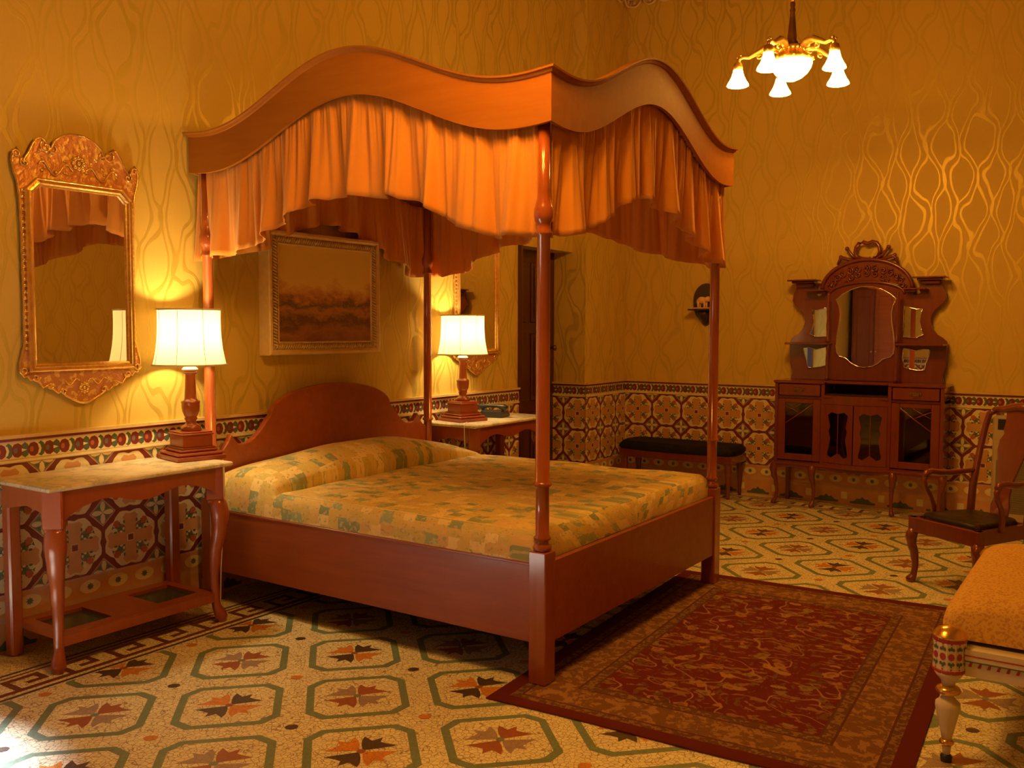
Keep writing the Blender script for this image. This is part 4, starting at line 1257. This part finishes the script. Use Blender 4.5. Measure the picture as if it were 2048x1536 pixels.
# carcass
for x0, x1 in ((-0.655, -0.635), (-0.275, -0.255), (0.255, 0.275), (0.635, 0.655)): b.bb(x0, x1, yf + 0.02, yb, 0.37, 1.042)
b.bb(-0.655, 0.655, yf + 0.01, yb, 0.355, 0.385); b.bb(-0.655, 0.655, yb - 0.012, yb, 0.37, 1.05)
b.bb(-0.655, -0.255, yf + 0.02, yb, 0.915, 0.935); b.bb(0.255, 0.655, yf + 0.02, yb, 0.915, 0.935)
b.bb(-0.255, 0.255, yf - 0.02, yb, 0.930, 0.952, 0, 0.004)
for x in (-0.648, -0.262, 0.262, 0.648): b.bb(x - 0.014, x + 0.014, yf, yf + 0.03, 0.37, 1.042, 0, 0.003)
b.bb(-0.68, 0.68, yf - 0.012, yf + 0.02, 0.350, 0.372, 0, 0.004)
b.prism([(-0.27, yf), (0.0, yf - 0.055), (0.27, yf), (0.27, yf + 0.02), (-0.27, yf + 0.02)], lambda a, c, d: (a, c, d), 0.352, 0.392)
b.prism([(-0.27, yf), (0.0, yf - 0.055), (0.27, yf), (0.27, yf + 0.02), (-0.27, yf + 0.02)], lambda a, c, d: (a, c, d), 0.880, 0.952)
b.bb(-0.635, -0.275, yf + 0.05, yb - 0.02, 0.63, 0.642); b.bb(0.275, 0.635, yf + 0.05, yb - 0.02, 0.63, 0.642)
b.build('carcass', 'darkwood', dc)
b = MB()
b.bb(-0.672, -0.250, yf - 0.014, yb, 1.042, 1.066, 0, 0.006); b.bb(0.250, 0.672, yf - 0.014, yb, 1.042, 1.066, 0, 0.006); b.bb(-0.252, 0.252, yf + 0.05, yb, 1.044, 1.064, 0, 0.006)
b.build('top_board', 'darkwood', dc)
# shaped apron
P = [(-0.66, 0.356), (-0.66, 0.33)]
for i in range(61):
    u = -0.64 + 1.28 * i / 60; P.append((u, 0.335 - 0.022 * abs(math.sin(u * 12)) - (0.02 if abs(u) < 0.05 else 0)))
P += [(0.66, 0.33), (0.66, 0.356)]
b = MB(); b.prism(P, lambda a, c, d: (a, d, c), yf, yf + 0.018); b.build('apron', 'darkwood', dc)
for x, sx in ((-0.645, -1), (-0.33, -0.3), (0.29, 0.3), (0.645, 1)):
    b = MB(); cabriole(b, (x, yf + 0.025), sx, -0.6, 0.352, 0.034, 0.013, 0.028, 0.022, 0.0); b.build('leg', 'darkwood', dc)
for x in (-0.63, 0.63):
    b = MB(); b.box((x, yb - 0.03, 0.18), (0.035, 0.035, 0.355), 0, 0, 0.004); b.build('leg', 'darkwood', dc)
# drawers
for sx in (-1, 1):
    b = MB(); b.bb(sx * 0.455 - 0.172, sx * 0.455 + 0.172, yf - 0.004, yf + 0.03, 0.940, 1.036, 0, 0.004)
    dr = b.build('drawer', 'darkwood', dc)
    b = MB(); b.bb(sx * 0.455 - 0.045, sx * 0.455 + 0.045, yf - 0.010, yf - 0.003, 0.975, 1.005, 0, 0.003)
    b.tube([(sx * 0.455 - 0.03, yf - 0.010, 0.99), (sx * 0.455 - 0.025, yf - 0.026, 0.975), (sx * 0.455 + 0.025, yf - 0.026, 0.975), (sx * 0.455 + 0.03, yf - 0.010, 0.99)], 0.004, 6)
    b.build('handle', 'darkbrass', dr)
    # glazed side doors with slanting bars
    b = MB(); x0, x1, z0, z1 = sx * 0.455 - 0.178, sx * 0.455 + 0.178, 0.392, 0.912
    st = 0.062
    b.bb(x0, x0 + st, yf - 0.004, yf + 0.02, z0, z1, 0, 0.004); b.bb(x1 - st, x1, yf - 0.004, yf + 0.02, z0, z1, 0, 0.004)
    b.bb(x0 + st, x1 - st, yf - 0.004, yf + 0.02, z0, z0 + 0.055, 0, 0.004); b.bb(x0 + st, x1 - st, yf - 0.004, yf + 0.02, z1 - 0.035, z1, 0, 0.004)
    dd = b.build('door', 'darkwood', dc)
    b = MB(); b.bb(x0 + st, x1 - st, yf + 0.006, yf + 0.009, z0 + 0.055, z1 - 0.035); b.build('pane', 'glass', dd)
    b = MB()
    xi = sx * 0.455 - sx * 0.116; xo = sx * 0.455 + sx * 0.116
    b.tube([(xo if False else xi, yf, z1 - 0.04), (xo, yf, 0.70)] if sx > 0 else [(xi, yf, z1 - 0.04), (xo, yf, 0.70)], 0.006, 5)
    b.tube([(xo, yf, z1 - 0.06), ((xi + xo) / 2, yf, 0.80)], 0.005, 5)
    b.tube([(xo, yf, 0.80), ((xi + xo) / 2 - sx * 0.02, yf, z1 - 0.04)], 0.004, 5)
    b.build('glazing_bar', 'darkwood', dd)
    b = MB(); b.box((sx * 0.455 - sx * 0.15, yf - 0.006, 0.66), (0.012, 0.008, 0.035), 0, 0, 0.002); b.build('keyhole_plate', 'darkbrass', dd)
# central bowed doors
for sx in (-1, 1):
    ang = math.atan2(0.055, 0.27) * sx
    def TT(a, c, d):      # a from the centre outwards
        x = sx * a; y = yf - 0.055 + 0.055 * a / 0.27
        return (x, y - d, c)
    z0, z1 = 0.395, 0.878
    b = MB()
    Lf, Rt = 0.004, 0.250
    def bar(a0, a1, c0, c1): b.prism([(a0, c0), (a1, c0), (a1, c1), (a0, c1)], TT, -0.018, 0.004)
    bar(Lf, Lf + 0.040, z0, z1); bar(Rt - 0.040, Rt, z0, z1)
    top = [(Lf + .04, z1), (Lf + .04, z1 - .085), (Lf + .07, z1 - .060), (0.127, z1 - .075), (Rt - .07, z1 - .060), (Rt - .04, z1 - .085), (Rt - .04, z1)]
    b.prism(top, TT, -0.018, 0.004)
    bot = [(Lf + .04, z0), (Lf + .04, z0 + .06), (Lf + .07, z0 + .045), (0.127, z0 + .085), (Rt - .07, z0 + .045), (Rt - .04, z0 + .06), (Rt - .04, z0)]
    b.prism(bot, TT, -0.018, 0.004)
    # waisted edges
    for e0, s_ in ((Lf + .04, 1), (Rt - .04, -1)):
        b.prism([(e0, z0 + .1), (e0, z1 - .1), (e0 + s_ * .018, z1 - .18), (e0 + s_ * .006, 0.66), (e0 + s_ * .02, 0.60), (e0 + s_ * .004, z0 + .1)], TT, -0.016, 0.003)
    dd = b.build('door', 'darkwood', dc)
    b = MB(); b.prism([(Lf + .04, z0 + .05), (Rt - .04, z0 + .05), (Rt - .04, z1 - .05), (Lf + .04, z1 - .05)], TT, -0.010, -0.007); b.build('pane', 'glass', dd)
    b = MB(); b.prism([(0.124, z0 + .06), (0.130, z0 + .06), (0.130, z1 - .07), (0.124, z1 - .07)], TT, -0.006, 0.002); b.build('glazing_bar', 'darkwood', dd)
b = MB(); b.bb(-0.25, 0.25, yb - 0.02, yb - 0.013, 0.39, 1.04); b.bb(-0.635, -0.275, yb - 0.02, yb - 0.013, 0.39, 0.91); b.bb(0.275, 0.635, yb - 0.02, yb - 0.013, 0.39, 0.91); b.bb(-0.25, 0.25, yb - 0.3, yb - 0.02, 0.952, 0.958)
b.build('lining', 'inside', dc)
# superstructure
ub = 0.10
half = [(0.0, 1.066), (0.615, 1.066), (0.600, 1.13), (0.622, 1.20), (0.625, 1.34), (0.628, 1.40), (0.595, 1.432), (0.555, 1.455), (0.520, 1.50), (0.500, 1.56), (0.505, 1.61), (0.535, 1.66), (0.585, 1.70), (0.612, 1.745), (0.605, 1.80), (0.580, 1.85), (0.570, 1.905), (0.425, 1.905), (0.418, 1.86), (0.405, 1.825), (0.420, 1.795), (0.385, 1.775), (0.355, 1.80), (0.352, 1.83)]
for i in range(13):
    t = i / 12; half.append((0.345 * math.cos(t * PI / 2) ** 0.85 if i < 12 else 0.0, 1.835 + 0.24 * math.sin(t * PI / 2)))
P = half + [(-a, c) for a, c in reversed(half[1:-1])]
b = MB(); b.prism(P, lambda a, c, d: (a, d, c), ub, ub + 0.03); b.build('back_panel', 'darkwood', dc, bevel=0.003)
for sx in (-1, 1):
    b = MB()
    b.bb(sx * 0.50 - 0.125, sx * 0.50 + 0.125, ub - 0.13, ub + 0.03, 1.905, 1.918, 0, 0.004)
    b.bb(sx * 0.50 - 0.095, sx * 0.50 + 0.095, ub - 0.09, ub + 0.03, 1.888, 1.906, 0, 0.004)
    b.bb(sx * 0.50 - 0.070, sx * 0.50 + 0.070, ub - 0.05, ub + 0.03, 1.860, 1.889, 0, 0.006)
    b.build('corner_bracket', 'darkwood', dc)
    b = MB(); b.bb(sx * 0.445 - 0.180, sx * 0.445 + 0.180, ub - 0.16, ub, 1.366, 1.384, 0, 0.005); b.build('shelf', 'darkwood', dc)
    b = MB(); b.bb(sx * 0.395 - 0.085, sx * 0.395 + 0.085, ub - 0.14, ub, 1.815, 1.828, 0, 0.004)
    b.bb(sx * 0.355 - 0.04, sx * 0.355 + 0.04, ub - 0.10, ub, 1.795, 1.816, 0, 0.004); b.build('shoulder_cap', 'darkwood', dc)
for sx in (-1, 1):
    b = MB()
    for z0, z1 in ((1.066, 1.366), (1.384, 1.80)):
        h_ = z1 - z0
        b.lathe([(0.016, z0), (0.016, z0 + .03), (0.009, z0 + .05), (0.015, z0 + h_ * .35), (0.008, z0 + h_ * .5), (0.014, z0 + h_ * .62), (0.008, z0 + h_ * .8), (0.014, z1 - .02), (0.014, z1)], (sx * 0.272, ub - 0.12, 0), 12)
    b.build('turned_column', 'darkwood', dc)
# mirror plates with bevelled rims
def plate(poly):
    b = MB(); b.prism(poly, lambda a, c, d: (a, d, c), ub - 0.008, ub - 0.001)
    o = b.build('mirror_plate', 'mirror', dc)
    r = MB(); Q = poly + [poly[0]]; r.tube([(a, ub - 0.006, c) for a, c in Q], 0.006, 5); r.build('bevelled_rim', 'mirror', o)
h2 = [(0, 1.178), (0.06, 1.188), (0.11, 1.215), (0.145, 1.250), (0.175, 1.262), (0.205, 1.268), (0.228, 1.30), (0.235, 1.36), (0.225, 1.46), (0.208, 1.56), (0.204, 1.63), (0.214, 1.69), (0.240, 1.748), (0.19, 1.79), (0.12, 1.83), (0.05, 1.852), (0, 1.856)]
plate(h2 + [(-a, c) for a, c in reversed(h2[1:-1])])
for sx in (-1, 1):
    q = [(0.300, 1.435), (0.400, 1.430), (0.455, 1.455), (0.435, 1.50), (0.420, 1.56), (0.428, 1.62), (0.440, 1.665), (0.400, 1.66), (0.350, 1.672), (0.300, 1.69)]
    plate([(sx * a, c) for a, c in (q if sx > 0 else q[::-1])])
    q = [(0.310, 1.19), (0.36, 1.175), (0.42, 1.165), (0.47, 1.17), (0.475, 1.22), (0.495, 1.28), (0.505, 1.335), (0.46, 1.342), (0.40, 1.325), (0.34, 1.34), (0.305, 1.345), (0.298, 1.27)]
    plate([(sx * a, c) for a, c in (q if sx > 0 else q[::-1])])
# carved arch and crest
b = MB()
arch = [(0.36 * math.cos(t) , 1.83 + 0.245 * math.sin(t)) for t in [PI * i / 24 for i in range(25)]]
b.tube([(a, ub - 0.01, c) for a, c in arch], 0.016, 8)
arch2 = [(0.30 * math.cos(t), 1.79 + 0.10 * math.sin(t)) for t in [PI * i / 20 for i in range(21)]]
b.tube([(a, ub - 0.012, c) for a, c in arch2], 0.012, 8)
for k in range(13):
    t = PI * (k + 0.5) / 13
    cx, cz = 0.285 * math.cos(t), 1.835 + 0.165 * math.sin(t)
    b.tube([(cx + a, ub - 0.01, cz + c) for a, c in spiral((0, 0), 0.030, 0.007, 1.4, t, 1 if k % 2 else -1)], 0.007, 6)
for k in range(7):
    t = PI * (k + 0.5) / 7
    cx, cz = 0.16 * math.cos(t), 1.87 + 0.09 * math.sin(t)
    b.tube([(cx + a, ub - 0.01, cz + c) for a, c in spiral((0, 0), 0.026, 0.007, 1.4, t, -1 if k % 2 else 1)], 0.007, 6)
# handle shaped crest
loop = [(-0.05, 2.085), (-0.088, 2.105), (-0.098, 2.14), (-0.092, 2.18), (-0.07, 2.212), (-0.035, 2.222), (-0.015, 2.212), (0, 2.208), (0.015, 2.212), (0.035, 2.222), (0.07, 2.212), (0.092, 2.18), (0.098, 2.14), (0.088, 2.105), (0.05, 2.085), (0, 2.078), (-0.05, 2.085)]
b.tube([(a, ub + 0.01, c) for a, c in loop], 0.017, 8)
for s in (-1, 1):
    b.tube([(s * a, ub + 0.01, c) for a, c in ((0.08, 2.09), (0.12, 2.11), (0.15, 2.15), (0.165, 2.17))], [0.016, 0.014, 0.012, 0.016], 6)
    b.ball((s * 0.165, ub + 0.01, 2.172), 0.019, 6)
    b.tube([(s * a, ub + 0.01, c) for a, c in ((0.10, 2.07), (0.16, 2.085), (0.205, 2.10), (0.22, 2.085), (0.24, 2.04))], [0.018, 0.014, 0.016, 0.014, 0.010], 6)
    b.ball((s * 0.215, ub + 0.01, 2.105), 0.017, 6)
b.build('carved_crest', 'darkwood', dc)

# ------------------------------------------------------------------ wall bracket with elephant
wb = thing('wall_bracket', 'small dark oval wooden bracket shelf on the back wall', 'shelf', (-0.005, YB, 1.672))
b = MB()
P = [(0.125 * math.cos(t), 0.10 + 0.145 * math.sin(t) if math.sin(t) > 0 else 0.10 + 0.30 * math.sin(t) * 0.5) for t in [2 * PI * i / 32 for i in range(32)]]
P = [(0.125 * math.cos(t), 0.09 + 0.155 * math.sin(t)) for t in [PI * i / 16 for i in range(17)]] + [(-0.118, 0.0), (-0.10, -0.05), (-0.05, -0.10), (-0.03, -0.13), (0.0, -0.150), (0.03, -0.13), (0.05, -0.10), (0.10, -0.05), (0.118, 0.0)]
b.prism(P, lambda a, c, d: (a, d, c), -0.018, -0.001); b.build('backplate', 'ebony', wb, bevel=0.003)
b = MB(); b.bb(-0.13, 0.13, -0.14, -0.018, -0.006, 0.008, 0, 0.003); b.build('shelf_board', 'ebony', wb)
b = MB(); b.tube([(0, -0.06, -0.006), (0, -0.05, -0.05), (0, -0.03, -0.09), (0, -0.018, -0.13)], [0.055, 0.045, 0.03, 0.012], 10); b.build('corbel', 'ebony', wb)
el = thing('elephant_figurine', 'small pale carved elephant standing on the dark wall bracket', 'figurine', (-0.005, YB - 0.085, 1.681))
b = MB(); b.bb(-0.085, 0.085, -0.03, 0.03, 0.0, 0.012, 0, 0.003); b.build('base', 'ivory', el)
b = MB()
b.ball((-0.012, 0, 0.078), 0.036, 10, 0, (1.3, 0.8, 0.92)); b.ball((0.046, 0, 0.088), 0.026, 8, 0, (1.0, 0.8, 1.0))
for x, y in ((-0.043, -0.014), (-0.035, 0.014), (0.018, -0.014), (0.026, 0.014)):
    b.tube([(x, y, 0.012), (x, y, 0.03), (x, y, 0.075)], [0.010, 0.009, 0.014], 8)
b.tube([(0.064, 0, 0.092), (0.078, 0, 0.078), (0.080, 0, 0.05), (0.074, 0, 0.025)], [0.013, 0.010, 0.007, 0.004], 8)
b.ball((0.036, -0.022, 0.086), 0.020, 6, 0, (0.8, 0.25, 1.0)); b.ball((0.036, 0.022, 0.086), 0.020, 6, 0, (0.8, 0.25, 1.0))
b.tube([(-0.055, 0, 0.088), (-0.064, 0, 0.07), (-0.064, 0, 0.05)], [0.004, 0.003, 0.002], 5)
b.build('body', 'ivory', el)

# ------------------------------------------------------------------ heater behind the armchair
ht = thing('electric_heater', 'beige upright heater with black top vent behind the armchair', 'heater', (2.66, 4.80, 0))
b = MB(); b.bb(-0.235, 0.235, -0.07, 0.07, 0.03, 0.845, 0, 0.012); b.bb(-0.245, 0.245, -0.08, 0.08, 0.0, 0.04, 0, 0.006); b.build('casing', 'heater', ht)
b = MB()
b.bb(-0.200, 0.200, -0.0715, -0.0705, 0.745, 0.825)
for k in range(5): b.bb(-0.200, 0.200, -0.076, -0.070, 0.752 + k * 0.017, 0.757 + k * 0.017)
b.build('top_vent', 'plastic', ht)
b = MB()
for k in range(24): b.bb(-0.200, 0.200, -0.075, -0.069, 0.12 + k * 0.0165, 0.127 + k * 0.0165)
b.bb(-0.205, 0.205, -0.0715, -0.0702, 0.115, 0.515)
b.build('front_grille', 'grille', ht)

# ------------------------------------------------------------------ armchair
CA = math.atan2(-0.26, 0.41)      # local +x along the front rail, left to right
ac = thing('armchair', 'cherry wood armchair with cabriole legs and dark padded seat on the right', 'chair', (2.417, 2.630, 0), CA)
hw = 0.243
b = MB()
b.bb(-hw + 0.005, hw - 0.005, -0.002, 0.026, 0.302, 0.392, 0, 0.005)
for s in (-1, 1): b.prism([(s * (hw - 0.002), 0.0), (s * (hw - 0.028), 0.0), (s * 0.178, 0.46), (s * 0.204, 0.46)], lambda a, c, d: (a, c, d), 0.310, 0.392)
b.bb(-0.19, 0.19, 0.435, 0.46, 0.31, 0.392)
b.build('seat_frame', 'darkwood', ac)
b = MB(); rows = []
for i in range(9):
    v = i / 8; row = []
    for j in range(28):
        a = 2 * PI * j / 28; ca, sa = math.cos(a), math.sin(a); k = 1 / max(abs(ca), abs(sa)) ** 0.9
        sh = (1 - 0.9 * v ** 3) if i < 9 else 0
        yy = 0.230 + 0.20 * sa * k * (1 - 0.75 * v ** 4)
        ww = (hw - 0.03) + (0.175 - hw + 0.03) * min(1, max(0, yy / 0.45))
        row.append((ww * max(-1, min(1, ca * k)) * (1 - 0.75 * v ** 4), yy, 0.382 + 0.045 * math.sin(v * PI / 2)))
    rows.append(row)
b.sheet(rows, 0, True, None, True); b.face(rows[-1]); b.build('seat', 'dark_seat', ac)
for s in (-1, 1):
    b = MB(); b.box((s * (hw - 0.024), 0.022, 0.345), (0.05, 0.05, 0.094), 0, 0, 0.004)
    cabriole(b, (s * (hw - 0.028), 0.026), s * 0.6, -0.8, 0.31, 0.036, 0.018, 0.022, 0.030); b.build('leg', 'darkwood', ac)
    # rear leg and back stile in one curved piece
    b = MB()
    b.tube([(s * 0.190, 0.560, 0.002), (s * 0.190, 0.50, 0.15), (s * 0.190, 0.455, 0.30), (s * 0.190, 0.45, 0.40), (s * 0.192, 0.465, 0.55), (s * 0.200, 0.50, 0.66), (s * 0.205, 0.535, 0.78), (s * 0.205, 0.57, 0.90), (s * 0.198, 0.595, 0.985), (s * 0.15, 0.603, 1.015)], [0.020, 0.021, 0.023, 0.023, 0.022, 0.020, 0.019, 0.019, 0.020, 0.02], 8)
    b.build('stile', 'darkwood', ac)
    b = MB()
    b.tube([(s * 0.196, 0.50, 0.645), (s * 0.215, 0.44, 0.640), (s * 0.240, 0.34, 0.632), (s * 0.252, 0.25, 0.635), (s * 0.250, 0.18, 0.645), (s * 0.246, 0.14, 0.640), (s * 0.245, 0.12, 0.620)], [0.014, 0.016, 0.018, 0.020, 0.020, 0.020, 0.016], 8)
    b.tube([(s * 0.246, 0.145, 0.635), (s * 0.246, 0.12, 0.60), (s * 0.245, 0.13, 0.56), (s * 0.240, 0.17, 0.50), (s * 0.232, 0.19, 0.44), (s * 0.228, 0.185, 0.37)], [0.018, 0.016, 0.014, 0.014, 0.016, 0.018], 8)
    b.build('arm', 'darkwood', ac)
b = MB()
b.tube([(-0.17, 0.602, 1.008), (-0.10, 0.606, 1.020), (-0.04, 0.608, 1.035), (0, 0.608, 1.040), (0.04, 0.608, 1.035), (0.10, 0.606, 1.020), (0.17, 0.602, 1.008)], [0.021, 0.023, 0.026, 0.027, 0.026, 0.023, 0.021], 8)
b.build('crest_rail', 'darkwood', ac)
sp = [(0.055, 0.40), (0.060, 0.46), (0.045, 0.52), (0.048, 0.60), (0.070, 0.69), (0.092, 0.78), (0.090, 0.84), (0.070, 0.875), (0.078, 0.90), (0.075, 0.95), (0.085, 1.02)]
P = sp + [(-a, c) for a, c in reversed(sp)]
b = MB(); b.prism(P, lambda a, c, d: (a, 0.455 + d + max(0, c - 0.42) * 0.26, c), -0.008, 0.008); b.build('splat', 'darkwood', ac)

# ------------------------------------------------------------------ painted bench, bottom right
pb = thing('painted_bench', 'cream painted bench with gilded knobs and gold brocade cushion at the right', 'bench', (2.792, 0.385, 0))
BWx, BLy = 0.56, 1.36
def bench_leg():
    b = MB()
    # materials: 0 cream, 1 gold, 2 red, 3 green, 4 black caster
    b.lathe([(0.018, 0.0), (0.020, 0.02), (0.012, 0.028)], (0, 0, 0), 16, 4)
    b.lathe([(0.012, 0.026), (0.014, 0.045), (0.016, 0.06)], (0, 0, 0), 18, 0)
    b.lathe([(0.016, 0.058), (0.024, 0.066), (0.024, 0.074), (0.016, 0.082)], (0, 0, 0), 18, 1)
    b.lathe([(0.016, 0.080), (0.022, 0.11), (0.033, 0.16), (0.041, 0.195), (0.040, 0.21), (0.028, 0.222), (0.018, 0.232), (0.020, 0.238)], (0, 0, 0), 20, 0)
    b.lathe([(0.020, 0.236), (0.036, 0.244), (0.042, 0.254), (0.036, 0.264), (0.020, 0.272)], (0, 0, 0), 20, 1)
    b.lathe([(0.020, 0.270), (0.024, 0.288), (0.040, 0.306), (0.052, 0.325)], (0, 0, 0), 20, 0)
    b.lathe([(0.052, 0.323), (0.055, 0.327), (0.055, 0.333), (0.053, 0.336)], (0, 0, 0), 12, 2, False)
    b.lathe([(0.053, 0.334), (0.053, 0.432)], (0, 0, 0), 12, 0, False)
    b.lathe([(0.053, 0.430), (0.055, 0.434), (0.056, 0.440), (0.054, 0.445)], (0, 0, 0), 12, 2, False)
    b.lathe([(0.055, 0.443), (0.057, 0.446), (0.054, 0.450), (0.046, 0.464), (0.030, 0.476), (0.012, 0.481), (0.0, 0.482)], (0, 0, 0), 24, 1)
    for k in range(12):
        a = 2 * PI * (k + .5) / 12; d = Vector((math.cos(a), math.sin(a), 0)); s = Vector((-d.y, d.x, 0)); r = 0.0518
        def dot(u, z, w, h, mt):
            c = d * r + s * u
            pts = [(c.x + s.x * w * math.cos(q) + d.x * 0.0012, c.y + s.y * w * math.cos(q) + d.y * 0.0012, z + h * math.sin(q)) for q in [2 * PI * i / 8 for i in range(8)]]
            b.face(pts, mt)
        dot(0, 0.385, 0.0105, 0.0125, 2)
        for sg in (-1, 1):
            dot(sg * 0.006, 0.361, 0.005, 0.006, 3); dot(sg * 0.006, 0.411, 0.005, 0.006, 3); dot(0, 0.385 + sg * 0.030, 0.003, 0.008, 3)
            dot(0, 0.385 + sg * 0.044, 0.0035, 0.003, 2)
    return b
PM = ['cream_paint', 'p_gold', 'p_red', 'p_green', 'plastic']
lg = None
for (x, y) in ((0, 0), (BWx, 0), (-0.02, BLy), (BWx - 0.02, BLy)):
    if lg is None: lg = bench_leg().build('leg', PM, pb); o = lg
    else: o = lg.copy(); C.objects.link(o); o.parent = pb
    o.location = (x, y, 0)
def rail(p0, p1, n_):
    p0 = Vector(p0); p1 = Vector(p1); d = (p1 - p0); L = d.length; d.normalize(); n_ = Vector(n_)
    b = MB()
    def T(u, z, o): q = p0 + d * u + n_ * o; return (q.x, q.y, z)
    def pr(z0, z1, o0, o1, mt): b.prism([(0, z0), (L, z0), (L, z1), (0, z1)], lambda a, c, dd: T(a, c, dd), o0, o1, mt)
    pr(0.318, 0.372, -0.022, 0.010, 0); pr(0.372, 0.412, -0.022, 0.018, 0)
    pr(0.389, 0.393, 0.018, 0.0195, 2); pr(0.370, 0.374, 0.010, 0.0195, 3)
    k = int(L / 0.028)
    for i in range(k):
        u = (i + .5) * L / k
        b.face([T(u - .004, 0.352, 0.0112), T(u + .006, 0.352, 0.0112), T(u + .010, 0.368, 0.0112), T(u + .002, 0.368, 0.0112)], 2)
    b.build('rail', PM, pb)
rail((0.05, 0, 0), (BWx - 0.05, 0, 0), (0, -1, 0)); rail((0.03, BLy, 0), (BWx - 0.07, BLy, 0), (0, 1, 0))
rail((-0.001, 0.05, 0), (-0.019, BLy - 0.05, 0), (-1, 0, 0)); rail((BWx, 0.05, 0), (BWx - 0.02, BLy - 0.05, 0), (1, 0, 0))
b = MB(); rows = []
nu, nv = 32, 44
for i in range(nv + 1):
    v = i / nv * 2 - 1; e = (1 - abs(v) ** 9) ** 0.4
    row = []
    for j in range(nu + 1):
        th = math.radians(122) * (j / nu * 2 - 1)
        sx, cz = math.sin(th), math.cos(th)
        px = math.copysign(abs(sx) ** 0.62, sx) * (BWx / 2 + 0.035) * (0.93 + 0.07 * e)
        pz = 0.452 + (0.108 if cz > 0 else 0.05) * math.copysign(abs(cz) ** 0.62, cz) * e - 0.03 * (1 - e)
        row.append((BWx / 2 - 0.01 + px, BLy / 2 + (BLy / 2 - 0.055) * v, pz))
    rows.append(row)
b.face(rows[0]); b.face(rows[-1][::-1])
b.sheet(rows); b.build('cushion', 'gold_up', pb)
b = MB(); b.bb(0.0, BWx - 0.02, 0.02, BLy - 0.02, 0.385, 0.406); b.build('seat_board', 'cream_paint', pb)

# ------------------------------------------------------------------ wardrobe behind the camera (seen in the cabinet mirrors)
wd = thing('wardrobe', 'tall dark mahogany wardrobe reflected in the centre mirror of the display cabinet', 'wardrobe', (-0.50, YF + 0.36, 0))
b = MB(); b.bb(-0.38, 0.38, -0.30, 0.28, 0.08, 2.25); b.bb(-0.42, 0.42, -0.32, 0.34, 2.25, 2.33, 0, 0.02); b.bb(-0.40, 0.40, -0.32, 0.32, 0.0, 0.12, 0, 0.01); b.build('body', 'darkwood', wd)
for s in (-1, 1):
    b = MB(); x = s * 0.18
    b.bb(x - 0.17, x + 0.17, 0.28, 0.305, 0.16, 2.20, 0, 0.006)
    b.bb(x - 0.11, x + 0.11, 0.305, 0.318, 0.30, 2.06, 0, 0.01)
    dd = b.build('door', 'bedwood' if s > 0 else 'darkwood', wd)
    k = MB(); k.ball((x - s * 0.14, 0.32, 1.1), 0.016, 6); k.build('knob', 'brass', dd)
